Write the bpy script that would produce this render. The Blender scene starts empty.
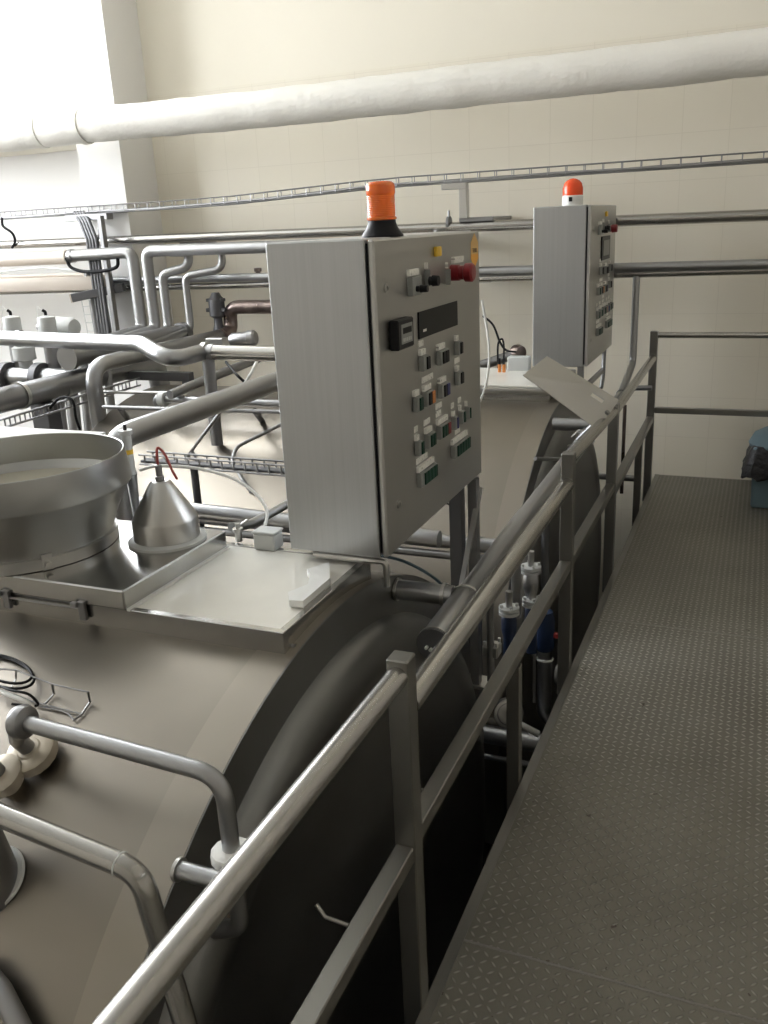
import bpy, bmesh, math, random
from mathutils import Vector, Matrix, Euler
random.seed(7)
S = bpy.context.scene
COL = S.collection
PI = math.pi

# ------------------------------------------------------------------ camera
CAM = Vector((0, 0, 1.9)); FPX = 879.8
ROT = Euler((1.25574115, 0.0459416, 0.39521371), 'XYZ')
RM = ROT.to_matrix()
cd = bpy.data.cameras.new('camera'); cam = bpy.data.objects.new('camera', cd); COL.objects.link(cam)
cam.location = CAM; cam.rotation_euler = ROT
cd.sensor_fit = 'VERTICAL'; cd.sensor_height = 36.0; cd.lens = 36.0 * FPX / 1024.0
cd.clip_start = 0.02; cd.clip_end = 100
S.camera = cam

def ray(x, y): return RM @ Vector((x - 384, 512 - y, -FPX))
def _h(x, y, a, v):
    d = ray(x, y); return CAM + d * ((v - CAM[a]) / d[a])
# points of the place, read off where a sight line meets a plane of known position
def HX(x, y, v): return _h(x, y, 0, v)
def HY(x, y, v): return _h(x, y, 1, v)
def HZ(x, y, v): return _h(x, y, 2, v)
TY, TZ, TR = 2.01, -0.513, 1.398     # axis (along X) and radius of the near tank
DY = 3.05                            # spacing of the two tanks
def HT(x, y, r=TR, dy=0.0):
    d = ray(x, y); oy = CAM.y - TY - dy; oz = CAM.z - TZ
    a = d.y ** 2 + d.z ** 2; b = 2 * (oy * d.y + oz * d.z); c = oy * oy + oz * oz - r * r
    D = max(b * b - 4 * a * c, 0)
    return CAM + d * ((-b - math.sqrt(D)) / (2 * a))

# ------------------------------------------------------------------ materials
def mat(name, color, rough=0.5, metal=0.0, noise=None, bump=None, **kw):
    """noise=(scale xyz, amount) varies colour and roughness a little; bump=(scale, strength)"""
    m = bpy.data.materials.new(name); m.use_nodes = True; nt = m.node_tree
    b = nt.nodes['Principled BSDF']
    b.inputs['Base Color'].default_value = (*color, 1); b.inputs['Roughness'].default_value = rough
    b.inputs['Metallic'].default_value = metal
    for k, v in kw.items(): b.inputs[k].default_value = v
    if noise or bump:
        tc = nt.nodes.new('ShaderNodeTexCoord')
    if noise:
        sc, am = noise
        mp = nt.nodes.new('ShaderNodeMapping'); mp.inputs['Scale'].default_value = sc
        nt.links.new(tc.outputs['Object'], mp.inputs['Vector'])
        n = nt.nodes.new('ShaderNodeTexNoise'); n.inputs['Scale'].default_value = 1; n.inputs['Detail'].default_value = 4
        nt.links.new(mp.outputs['Vector'], n.inputs['Vector'])
        mr = nt.nodes.new('ShaderNodeMapRange'); mr.inputs['From Min'].default_value = .3; mr.inputs['From Max'].default_value = .7
        mr.inputs['To Min'].default_value = 1 - am; mr.inputs['To Max'].default_value = 1 + am
        nt.links.new(n.outputs['Fac'], mr.inputs['Value'])
        vm = nt.nodes.new('ShaderNodeVectorMath'); vm.operation = 'SCALE'; vm.inputs[0].default_value = color
        nt.links.new(mr.outputs['Result'], vm.inputs['Scale']); nt.links.new(vm.outputs[0], b.inputs['Base Color'])
        m2 = nt.nodes.new('ShaderNodeMapRange'); m2.inputs['From Min'].default_value = .3; m2.inputs['From Max'].default_value = .7
        m2.inputs['To Min'].default_value = rough * (1 - am); m2.inputs['To Max'].default_value = min(1, rough * (1 + am))
        nt.links.new(n.outputs['Fac'], m2.inputs['Value']); nt.links.new(m2.outputs['Result'], b.inputs['Roughness'])
    if bump:
        n2 = nt.nodes.new('ShaderNodeTexNoise'); n2.inputs['Scale'].default_value = bump[0]; n2.inputs['Detail'].default_value = 3
        nt.links.new(tc.outputs['Object'], n2.inputs['Vector'])
        bp = nt.nodes.new('ShaderNodeBump'); bp.inputs['Strength'].default_value = bump[1]; bp.inputs['Distance'].default_value = bump[2] if len(bump) > 2 else .01
        nt.links.new(n2.outputs['Fac'], bp.inputs['Height']); nt.links.new(bp.outputs['Normal'], b.inputs['Normal'])
    return m

M = {}
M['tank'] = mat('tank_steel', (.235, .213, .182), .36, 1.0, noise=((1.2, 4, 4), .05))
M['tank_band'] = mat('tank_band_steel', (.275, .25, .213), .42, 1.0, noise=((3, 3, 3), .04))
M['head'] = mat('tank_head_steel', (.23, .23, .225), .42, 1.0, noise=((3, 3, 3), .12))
M['steel'] = mat('stainless_steel', (.52, .515, .50), .30, 1.0)
M['pipe'] = mat('pipe_steel', (.40, .405, .415), .34, 1.0)
M['dull'] = mat('dull_steel', (.30, .30, .305), .38, 1.0)
M['rail'] = mat('rail_steel', (.43, .42, .40), .25, 1.0)
M['railsq'] = mat('square_rail_steel', (.27, .263, .245), .36, 1.0)
M['cab'] = mat('cabinet_steel', (.47, .48, .49), .36, 1.0, noise=((160, 160, 1.5), .035))
M['door'] = mat('cabinet_door_steel', (.48, .475, .46), .38, 1.0, noise=((2, 2, 2), .05))
M['slab'] = mat('hatch_steel', (.46, .455, .44), .20, 1.0, noise=((9, 9, 9), .06))
M['polished'] = mat('polished_steel', (.75, .76, .77), .10, 1.0)
M['bowl'] = mat('bowl_steel', (.42, .425, .42), .34, 1.0, noise=((3, 3, 3), .08))
M['panel'] = mat('milky_panel', (.80, .79, .74), .13, 0.0, noise=((5, 5, 2), .05))
M['brown'] = mat('brown_steel', (.20, .16, .145), .35, 1.0, noise=((9, 9, 9), .3))
M['dark'] = mat('dark_steel', (.13, .13, .135), .5, .7)
M['black'] = mat('black_plastic', (.012, .012, .014), .4, **{'Specular IOR Level': .2})
M['screen'] = mat('dark_screen', (.006, .007, .009), .3, **{'Specular IOR Level': .12})
M['lcd'] = mat('grey_display', (.10, .10, .09), .3)
M['grey'] = mat('grey_plastic', (.28, .29, .28), .5)
M['lightgrey'] = mat('light_grey_plastic', (.52, .53, .52), .45)
M['white'] = mat('white_plastic', (.80, .80, .77), .4)
M['acryl_glare'] = mat('white_acrylic_and_glare', (.88, .89, .88), .12)  # own white of the plastic piece; painted reflection on the flat lid
M['green'] = mat('dark_green_plastic', (.010, .05, .032), .35, **{'Specular IOR Level': .2})
M['orangeb'] = mat('orange_plastic', (.62, .22, .05), .4)
M['red'] = mat('dark_red_plastic', (.23, .012, .018), .3)
M['blueb'] = mat('navy_plastic', (.02, .025, .16), .35)
M['yellow'] = mat('yellow_plastic', (.80, .50, .04), .4)
M['ink'] = mat('brown_ink', (.16, .09, .04), .5)
M['logo'] = mat('logo_pale_orange', (.72, .46, .17), .5)
M['logo2'] = mat('logo_orange', (.80, .38, .05), .5)
M['blue'] = mat('blue_paint', (.006, .018, .055), .5)
M['redpaint'] = mat('red_paint', (.35, .03, .03), .45)
M['cable'] = mat('black_rubber', (.010, .010, .011), .55, **{'Specular IOR Level': .15})
M['cablew'] = mat('white_rubber', (.80, .80, .77), .45)
M['cabler'] = mat('red_rubber', (.35, .06, .05), .45)
M['cableg'] = mat('blue_grey_rubber', (.05, .09, .11), .45)
M['union'] = mat('pale_union_metal', (.46, .41, .33), .4, .4)
M['beige'] = mat('beige_cladding', (.62, .55, .48), .45)
M['amber'] = mat('amber_lens', (1.0, .20, .015), .18, **{'Subsurface Weight': .5, 'Subsurface Radius': (.05, .02, .004), 'Coat Weight': .5, 'Transmission Weight': .25})
M['redlens'] = mat('red_orange_lens', (.85, .09, .02), .2, **{'Subsurface Weight': .3, 'Subsurface Radius': (.04, .01, .004)})
M['lag'] = mat('white_lagging', (.82, .80, .74), .55, bump=(16, .35, .02))
M['white_wall'] = mat('white_paint', (.84, .83, .81), .6, bump=(30, .1))
M['cream'] = mat('cream_paint', (.82, .775, .665), .6, bump=(20, .08))
M['taupe'] = mat('taupe_paint', (.34, .31, .26), .6)
M['dropped'] = mat('matt_pipe_steel', (.38, .38, .38), .46, 1.0)
M['ceil'] = mat('ceiling_paint', (.86, .85, .81), .8)
M['concrete'] = mat('dark_concrete', (.06, .058, .052), .7, noise=((2, 2, 2), .3))
M['frame'] = mat('white_window_frame', (.7, .7, .68), .5)
M['binblue'] = mat('blue_grey_bin_plastic', (.13, .20, .24), .5)
M['bag'] = mat('black_bag_film', (.010, .010, .013), .35, bump=(30, .5, .03))
M['milk'] = mat('pale_whey_film', (.50, .47, .38), .25)

def tile_mat():
    m = bpy.data.materials.new('cream_wall_tiles'); m.use_nodes = True; nt = m.node_tree; b = nt.nodes['Principled BSDF']
    tc = nt.nodes.new('ShaderNodeTexCoord'); sp = nt.nodes.new('ShaderNodeSeparateXYZ'); cb = nt.nodes.new('ShaderNodeCombineXYZ')
    nt.links.new(tc.outputs['Object'], sp.inputs[0]); nt.links.new(sp.outputs['X'], cb.inputs['X']); nt.links.new(sp.outputs['Z'], cb.inputs['Y'])
    br = nt.nodes.new('ShaderNodeTexBrick'); br.offset = 0; br.inputs['Scale'].default_value = 1
    br.inputs['Brick Width'].default_value = .30; br.inputs['Row Height'].default_value = .30
    br.inputs['Mortar Size'].default_value = .0025; br.inputs['Mortar Smooth'].default_value = .3; br.inputs['Bias'].default_value = 0
    br.inputs['Color1'].default_value = (.80, .75, .635, 1); br.inputs['Color2'].default_value = (.81, .76, .65, 1)
    br.inputs['Mortar'].default_value = (.74, .69, .58, 1)
    nt.links.new(cb.outputs[0], br.inputs['Vector'])
    nt.links.new(br.outputs['Color'], b.inputs['Base Color'])
    b.inputs['Roughness'].default_value = .38
    bp = nt.nodes.new('ShaderNodeBump'); bp.inputs['Strength'].default_value = .25; bp.inputs['Distance'].default_value = .002; bp.invert = True
    nt.links.new(br.outputs['Fac'], bp.inputs['Height']); nt.links.new(bp.outputs['Normal'], b.inputs['Normal'])
    return m
M['tiles'] = tile_mat()

def deck_mat():
    m = bpy.data.materials.new('diamond_tread_plate'); m.use_nodes = True; nt = m.node_tree; b = nt.nodes['Principled BSDF']; L = nt.links
    def mth(op, a, c=None, c2=None):
        n = nt.nodes.new('ShaderNodeMath'); n.operation = op
        for i, v in enumerate((a, c, c2)):
            if v is None: continue
            if isinstance(v, (int, float)): n.inputs[i].default_value = v
            else: L.new(v, n.inputs[i])
        return n.outputs[0]
    tc = nt.nodes.new('ShaderNodeTexCoord'); sp = nt.nodes.new('ShaderNodeSeparateXYZ'); L.new(tc.outputs['Object'], sp.inputs[0])
    s = .028
    # grid turned by 45 degrees so that tears sit along and across the walkway diagonal
    gx = mth('DIVIDE', sp.outputs['X'], s); gy = mth('DIVIDE', sp.outputs['Y'], s)
    fx = mth('FLOOR', gx); fy = mth('FLOOR', gy)
    par = mth('FLOORED_MODULO', mth('ADD', fx, fy), 2.0)
    u = mth('SUBTRACT', mth('FRACT', gx), .5); v = mth('SUBTRACT', mth('FRACT', gy), .5)
    p = mth('MULTIPLY', mth('ADD', u, v), .7071); q = mth('MULTIPLY', mth('SUBTRACT', u, v), .7071)
    p2 = mth('ADD', mth('MULTIPLY', p, par), mth('MULTIPLY', q, mth('SUBTRACT', 1.0, par)))
    q2 = mth('ADD', mth('MULTIPLY', q, par), mth('MULTIPLY', p, mth('SUBTRACT', 1.0, par)))
    d = mth('ADD', mth('POWER', mth('DIVIDE', mth('ABSOLUTE', p2), .44), 2.0), mth('POWER', mth('DIVIDE', mth('ABSOLUTE', q2), .15), 2.0))
    h = mth('MAXIMUM', mth('SUBTRACT', 1.0, d), 0.0)
    bp = nt.nodes.new('ShaderNodeBump'); bp.inputs['Strength'].default_value = 1.0; bp.inputs['Distance'].default_value = .004
    L.new(h, bp.inputs['Height']); L.new(bp.outputs['Normal'], b.inputs['Normal'])
    n = nt.nodes.new('ShaderNodeTexNoise'); n.inputs['Scale'].default_value = 2.2; n.inputs['Detail'].default_value = 5; L.new(tc.outputs['Object'], n.inputs['Vector'])
    n2 = nt.nodes.new('ShaderNodeTexNoise'); n2.inputs['Scale'].default_value = 26; n2.inputs['Detail'].default_value = 2; L.new(tc.outputs['Object'], n2.inputs['Vector'])
    cr = nt.nodes.new('ShaderNodeValToRGB'); cr.color_ramp.elements[0].position = .3; cr.color_ramp.elements[1].position = .7
    cr.color_ramp.elements[0].color = (.17, .16, .137, 1); cr.color_ramp.elements[1].color = (.24, .23, .20, 1)
    L.new(n.outputs['Fac'], cr.inputs['Fac'])
    worn = nt.nodes.new('ShaderNodeMix'); worn.data_type = 'RGBA'; worn.inputs['B'].default_value = (.66, .64, .58, 1)
    L.new(mth('MULTIPLY', h, .55), worn.inputs['Factor']); L.new(cr.outputs['Color'], worn.inputs['A'])
    spot = nt.nodes.new('ShaderNodeMix'); spot.data_type = 'RGBA'; spot.inputs['B'].default_value = (.05, .035, .025, 1)
    L.new(mth('MULTIPLY', mth('GREATER_THAN', n2.outputs['Fac'], .74), .8), spot.inputs['Factor']); L.new(worn.outputs['Result'], spot.inputs['A'])
    L.new(spot.outputs['Result'], b.inputs['Base Color'])
    b.inputs['Metallic'].default_value = .55
    mr = nt.nodes.new('ShaderNodeMapRange'); mr.inputs['To Min'].default_value = .38; mr.inputs['To Max'].default_value = .62; L.new(n.outputs['Fac'], mr.inputs['Value']); L.new(mr.outputs['Result'], b.inputs['Roughness'])
    return m
M['deck'] = deck_mat()
def print_mat():
    m = bpy.data.materials.new('white_label_with_print'); m.use_nodes = True; nt = m.node_tree; b = nt.nodes['Principled BSDF']
    tc = nt.nodes.new('ShaderNodeTexCoord'); mp = nt.nodes.new('ShaderNodeMapping'); mp.inputs['Scale'].default_value = (1, 260, 90)
    n = nt.nodes.new('ShaderNodeTexNoise'); n.inputs['Scale'].default_value = 1; n.inputs['Detail'].default_value = 0
    nt.links.new(tc.outputs['Object'], mp.inputs[0]); nt.links.new(mp.outputs[0], n.inputs['Vector'])
    cr = nt.nodes.new('ShaderNodeValToRGB'); cr.color_ramp.elements[0].position = .22; cr.color_ramp.elements[0].color = (.35, .35, .34, 1)
    cr.color_ramp.elements[1].position = .36; cr.color_ramp.elements[1].color = (.85, .84, .80, 1)
    nt.links.new(n.outputs['Fac'], cr.inputs[0]); nt.links.new(cr.outputs[0], b.inputs['Base Color']); return m
M['print'] = print_mat()
def glass_mat():
    m = bpy.data.materials.new('window_glass'); m.use_nodes = True; nt = m.node_tree; nt.nodes.clear()
    o = nt.nodes.new('ShaderNodeOutputMaterial'); mx = nt.nodes.new('ShaderNodeMixShader'); t = nt.nodes.new('ShaderNodeBsdfTransparent'); g = nt.nodes.new('ShaderNodeBsdfGlossy')
    g.inputs['Roughness'].default_value = .02; mx.inputs[0].default_value = .06
    nt.links.new(t.outputs[0], mx.inputs[1]); nt.links.new(g.outputs[0], mx.inputs[2]); nt.links.new(mx.outputs[0], o.inputs[0]); return m
M['glass'] = glass_mat()

# ------------------------------------------------------------------ mesh builder
def V(*a): return Vector(a)
def fillet(pts, rad, n=6):
    pts = [Vector(p) for p in pts]
    if len(pts) < 3 or rad <= 0: return pts
    out = [pts[0]]
    for i in range(1, len(pts) - 1):
        a, b, c = pts[i - 1], pts[i], pts[i + 1]
        u = (a - b); w = (c - b); lu, lw = u.length, w.length
        if lu < 1e-6 or lw < 1e-6: continue
        u /= lu; w /= lw
        ang = u.angle(w, PI)
        if ang > PI - .05: out.append(b); continue
        t = min(rad / math.tan(ang / 2), lu * .49, lw * .49)
        p0 = b + u * t; p1 = b + w * t
        for k in range(n + 1):
            s = k / n
            out.append(p0.lerp(b, s).lerp(b.lerp(p1, s), s))
    out.append(pts[-1]); return out
class MB:
    def __init__(self): self.bm = bmesh.new()
    def hexa(self, P, bev=0.0, seg=1):
        vs = [self.bm.verts.new(p) for p in P]
        fs = [(0, 3, 2, 1), (4, 5, 6, 7), (0, 1, 5, 4), (1, 2, 6, 5), (2, 3, 7, 6), (3, 0, 4, 7)]
        F = [self.bm.faces.new([vs[i] for i in f]) for f in fs]
        if bev > 0:
            es = list({e for f in F for e in f.edges})
            bmesh.ops.bevel(self.bm, geom=es, offset=bev, segments=seg, affect='EDGES', profile=.5)
        return self
    def box(self, x0, x1, y0, y1, z0, z1, bev=0.0, seg=1):
        return self.hexa([V(x0, y0, z0), V(x1, y0, z0), V(x1, y1, z0), V(x0, y1, z0), V(x0, y0, z1), V(x1, y0, z1), V(x1, y1, z1), V(x0, y1, z1)], bev, seg)
    def bar(self, a, b, w, h, up=(0, 0, 1), bev=0.0):
        a, b = Vector(a), Vector(b); d = (b - a).normalized(); up = Vector(up)
        s = d.cross(up).normalized(); u = s.cross(d).normalized()
        P = [a - s * w / 2 - u * h / 2, a + s * w / 2 - u * h / 2, b + s * w / 2 - u * h / 2, b - s * w / 2 - u * h / 2,
             a - s * w / 2 + u * h / 2, a + s * w / 2 + u * h / 2, b + s * w / 2 + u * h / 2, b - s * w / 2 + u * h / 2]
        return self.hexa(P, bev)
    def sheet(self, pts, th, nrm=None):
        pts = [Vector(p) for p in pts]
        n = Vector(nrm) if nrm else (pts[1] - pts[0]).cross(pts[2] - pts[1]).normalized()
        a = [self.bm.verts.new(p) for p in pts]; b = [self.bm.verts.new(p - n * th) for p in pts]
        self.bm.faces.new(a); self.bm.faces.new(b[::-1])
        k = len(pts)
        for i in range(k): self.bm.faces.new((a[(i + 1) % k], a[i], b[i], b[(i + 1) % k]))
        return self
    def tube(self, pts, r, bend=0.0, seg=16, caps=True, n=6, closed=False):
        P = fillet(pts, bend, n) if not closed else [Vector(p) for p in pts]
        rings = []; N = None; k = len(P)
        for i, p in enumerate(P):
            if closed: t = (P[(i + 1) % k] - P[i - 1])
            elif i == 0: t = P[1] - P[0]
            elif i == k - 1: t = P[-1] - P[-2]
            else: t = (P[i + 1] - p).normalized() + (p - P[i - 1]).normalized()
            if t.length < 1e-9: t = P[-1] - P[0]
            t.normalize()
            if N is None: N = t.orthogonal().normalized()
            else:
                N = N - t * N.dot(t)
                N = N.normalized() if N.length > 1e-6 else t.orthogonal().normalized()
            B = t.cross(N)
            rr = r[i] if isinstance(r, (list, tuple)) else r
            rings.append([self.bm.verts.new(p + (N * math.cos(a) + B * math.sin(a)) * rr) for a in [2 * PI * j / seg for j in range(seg)]])
        m = len(rings)
        for i in range(m if closed else m - 1):
            A, C = rings[i], rings[(i + 1) % m]
            for j in range(seg):
                f = self.bm.faces.new((A[j], A[(j + 1) % seg], C[(j + 1) % seg], C[j])); f.smooth = True
        if caps and not closed:
            self.bm.faces.new(rings[0][::-1]); self.bm.faces.new(rings[-1])
        return self
    def lathe(self, c, prof, axis=(0, 0, 1), seg=40, close=True, smooth=True):
        """prof = [(radius, height)...] swept about axis through c"""
        c = Vector(c); ax = Vector(axis).normalized(); n = ax.orthogonal().normalized(); b = ax.cross(n)
        rings = []
        for (r, h) in prof:
            if r < 1e-6: rings.append([self.bm.verts.new(c + ax * h)])
            else: rings.append([self.bm.verts.new(c + ax * h + (n * math.cos(2 * PI * j / seg) + b * math.sin(2 * PI * j / seg)) * r) for j in range(seg)])
        for A, C in zip(rings, rings[1:]):
            for j in range(seg):
                k = (j + 1) % seg
                if len(A) == 1 and len(C) == 1: continue
                if len(A) == 1: f = self.bm.faces.new((A[0], C[k], C[j]))
                elif len(C) == 1: f = self.bm.faces.new((A[j], A[k], C[0]))
                else: f = self.bm.faces.new((A[j], A[k], C[k], C[j]))
                f.smooth = smooth
        if close:
            if len(rings[0]) > 1: self.bm.faces.new(rings[0][::-1])
            if len(rings[-1]) > 1: self.bm.faces.new(rings[-1])
        return self
    def cyl(self, a, b, r, r2=None, seg=24):
        a, b = Vector(a), Vector(b); h = (b - a).length
        return self.lathe(a, [(r, 0), (r if r2 is None else r2, h)], b - a, seg)
    def build(self, name, m, parent=None, sharp=35):
        bm = self.bm
        bmesh.ops.recalc_face_normals(bm, faces=bm.faces)
        o_ = None
        if parent is not None:
            off = parent_world(parent)
            bmesh.ops.translate(bm, verts=bm.verts, vec=-off)
        me = bpy.data.meshes.new(name); bm.to_mesh(me); bm.free()
        me.materials.append(M[m] if isinstance(m, str) else m)
        me.polygons.foreach_set('use_smooth', [True] * len(me.polygons))
        try: me.set_sharp_from_angle(angle=math.radians(sharp))
        except Exception: pass
        o = bpy.data.objects.new(name, me); COL.objects.link(o)
        if parent is not None: o.parent = parent
        return o
def parent_world(p):
    v = Vector((0, 0, 0))
    while p is not None: v = v + p.location; p = p.parent
    return v
def tag(o, label=None, cat=None, group=None, kind=None):
    if label: o['label'] = label
    if cat: o['category'] = cat
    if group: o['group'] = group
    if kind: o['kind'] = kind
    return o
def thing(name, loc, label, cat, group=None):
    o = bpy.data.objects.new(name, None); COL.objects.link(o); o.location = loc; o.empty_display_size = .1
    return tag(o, label, cat, group)
def struct(name, mb, m, parent=None):
    o = mb.build(name, m, parent)
    if parent is None: o['kind'] = 'structure'
    return o
def bez(pts, n=10):
    """smooth curve through points (Catmull-Rom)"""
    P = [Vector(p) for p in pts]; P = [P[0] * 2 - P[1]] + P + [P[-1] * 2 - P[-2]]; out = []
    for i in range(1, len(P) - 2):
        for k in range(n):
            t = k / n; a, b, c, d = P[i - 1], P[i], P[i + 1], P[i + 2]
            out.append(.5 * ((2 * b) + (c - a) * t + (2 * a - 5 * b + 4 * c - d) * t * t + (3 * b - a - 3 * c + d) * t ** 3))
    out.append(P[-2]); return out

# ------------------------------------------------------------------ room
WY = 6.74; XL = -10.0; XR = 1.25; YB = -3.5; ZF = -2.3; ZC = 5.4
WX1, WZ0, WZ1 = HY(165, 250, WY).x, 2.74, 5.0
PY0 = HX(122, 165, WX1).y; PX0 = HY(79, 165, PY0).x     # window opening high in the back wall
struct('floor', MB().box(XL, XR, YB, WY, ZF - .1, ZF), 'concrete')
struct('ceiling', MB().box(XL, XR, YB, WY, ZC, ZC + .1), 'ceil')
wb = MB()
wb.box(WX1, XR, WY, WY + .3, ZF, 3.02)
wbk = struct('wall_back', wb, 'tiles')
struct('plaster', MB().box(WX1, XR, WY + .006, WY + .3, 3.02, ZC).box(XL, WX1 - .05, WY, WY + .3, WZ1, ZC), 'cream', wbk)
struct('white_bay', MB().box(XL, WX1, WY, WY + .3, ZF, WZ0), 'white_wall', wbk)
# side wall with three tall windows
LW = [(.3, 2.9), (3.4, 6.0)]; LZ0, LZ1 = 2.1, 5.2
wl = MB(); wl.box(XL - .3, XL, YB, WY, ZF, LZ0).box(XL - .3, XL, YB, WY, LZ1, ZC)
ys = [YB] + [v for p in LW for v in p] + [WY]
for i in range(0, len(ys), 2): wl.box(XL - .3, XL, ys[i], ys[i + 1], LZ0, LZ1)
struct('wall_left', wl, 'cream')
struct('wall_right', MB().box(XR, XR + .1, YB, WY, ZF, ZC), 'taupe')
struct('wall_front', MB().box(XL, XR, YB - .1, YB, ZF, ZC), 'taupe')
# pillar left of the tiled bay: painted white, its side face seen from the walkway
pb = MB().box(PX0, WX1, PY0, WY, ZF, WZ0)
pb.box(WX1 - .05, WX1, PY0, WY + .3, WZ0, ZC)
struct('pillar', pb, 'white_wall')
struct('trim_1', MB().box(XL, PX0, PY0, WY, WZ0 - .08, WZ0, .01), 'cream')
def window(name, P0, U, W_, H_, nu, nv, inward):
    """frame with mullions in the opening whose lower corner is P0, U along the wall"""
    P0 = Vector(P0); U = Vector(U); Z = V(0, 0, 1)
    root = bpy.data.objects.new(name, None); COL.objects.link(root); root.location = P0; root['kind'] = 'structure'
    f = MB(); t = .06
    def b(u0, u1, z0, z1, d0, d1):
        q = [P0 + U * u + Vector(inward) * d + Z * z for z in (z0, z1) for (u, d) in ((u0, d0), (u1, d0), (u1, d1), (u0, d1))]
        return q
    for (u0, u1, z0, z1) in [(0, t, 0, H_), (W_ - t, W_, 0, H_), (t, W_ - t, 0, t), (t, W_ - t, H_ - t, H_)]: f.hexa(b(u0, u1, z0, z1, -.18, -.10))
    for i in range(1, nu): f.hexa(b(W_ * i / nu - .025, W_ * i / nu + .025, t, H_ - t, -.17, -.11))
    for i in range(1, nv): f.hexa(b(t, W_ - t, H_ * i / nv - .02, H_ * i / nv + .02, -.165, -.115))
    f.build('window_frame', 'frame', root)
    g = MB(); g.hexa(b(t, W_ - t, t, H_ - t, -.145, -.139)); g.build('glass', 'glass', root)
    # the sky seen through this opening lights the room
    ld = bpy.data.lights.new('daylight_portal', 'AREA'); ld.shape = 'RECTANGLE'; ld.size = W_; ld.size_y = H_; ld.cycles.is_portal = True
    lo = bpy.data.objects.new('daylight_portal', ld); COL.objects.link(lo)
    lo.location = P0 + U * (W_ / 2) + Z * (H_ / 2) - Vector(inward) * .22
    lo.rotation_euler = Vector(inward).to_track_quat('-Z', 'Z').to_euler()
    return root
window('window_1', (XL, PY0 + .20, WZ0), (1, 0, 0), WX1 - .05 - XL, WZ1 - WZ0, 4, 2, (0, -1, 0))
for i, (a, b) in enumerate(LW): window('window_%d' % (i + 2), (XL, a, LZ0), (0, 1, 0), b - a, LZ1 - LZ0, 2, 3, (1, 0, 0))

# ------------------------------------------------------------------ walkway
DX = -.655
ck = thing('raised_walkway', (DX, 0, 0), 'dull steel walkway of diamond tread plate along the vats', 'walkway')
seams = [YB + .6, 1.86, 4.05, 6.735]
for i in range(3):
    MB().box(DX, XR - .05, seams[i] + .002, seams[i + 1] - .002, -.008, 0).build('tread_plate', 'deck', ck)
MB().box(DX - .006, DX, seams[0], 6.735, -.12, .002).box(DX, DX + .026, seams[0], 6.735, .0002, .002).build('edge_strip', 'railsq', ck)
for y in seams[1:3]: MB().tube([(DX + .026, y, -.001), (XR - .06, y, -.001)], .0045, seg=8).build('weld_seam', 'railsq', ck)
e = MB()
for x in (DX + .05, XR - .25): e.box(x, x + .06, seams[0], 6.6, -.16, -.008)
for y in (.2, 1.4, 2.6, 3.9, 5.2, 6.4): e.box(DX + .11, XR - .25, y, y + .05, -.12, -.008)
e.build('frame_beam', 'dark', ck)
for y in (-.2, 3.0, 6.2): MB().box(DX + .05, DX + .13, y, y + .08, ZF, -.16).build('column', 'dark', ck)
for y in (-.2, 3.0, 6.2): MB().box(XR - .25, XR - .17, y, y + .08, ZF, -.16).build('column', 'dark', ck)
# guard rail
PX = -.685
gr = thing('guardrail', (PX, 1.6, 0), 'stainless guardrail with round top rail and square posts beside the walkway', 'railing')
posts = [(1.63, .985), (3.49, .985), (4.68, .955), (6.44, 1.115)]
for (y, zt) in posts:
    MB().box(PX - .026, PX + .026, y - .026, y + .026, -.12, zt, .003).build('post', 'railsq', gr)
for (y, zt) in [(.05, .46), (2.62, .46), (5.85, .46)]:
    MB().box(PX - .022, PX + .022, y - .022, y + .022, -.12, zt, .002).build('post', 'railsq', gr)
RT = .0255
MB().tube([(PX, -1.2, .965), (PX, 1.604, .945)], RT, seg=24).build('top_rail', 'rail', gr)
MB().tube([(PX, 1.656, .848), (PX, 3.464, .855)], .029, seg=24).build('top_rail', 'rail', gr)
MB().tube([(PX, 3.516, .955), (PX, 4.654, .915)], .027, seg=24).build('top_rail', 'rail', gr)
MB().tube([(PX, 4.706, .905), (PX, 6.414, .93)], RT, seg=24).build('top_rail', 'rail', gr)
MB().tube([(PX + .026, 6.44, 1.088), (XR - .05, 6.44, 1.088)], .021, seg=20).build('top_rail', 'rail', gr)
for (a, b, z0, z1) in [(-1.2, 1.604, .475, .475), (1.656, 4.654, .50, .50), (4.706, 6.414, .46, .495)]:
    MB().bar((PX, a, z0), (PX, b, z1), .045, .045, bev=.003).build('mid_rail', 'railsq', gr)
MB().bar((PX + .026, 6.44, .56), (XR - .05, 6.44, .56), .04, .04, bev=.003).build('mid_rail', 'railsq', gr)

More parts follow.
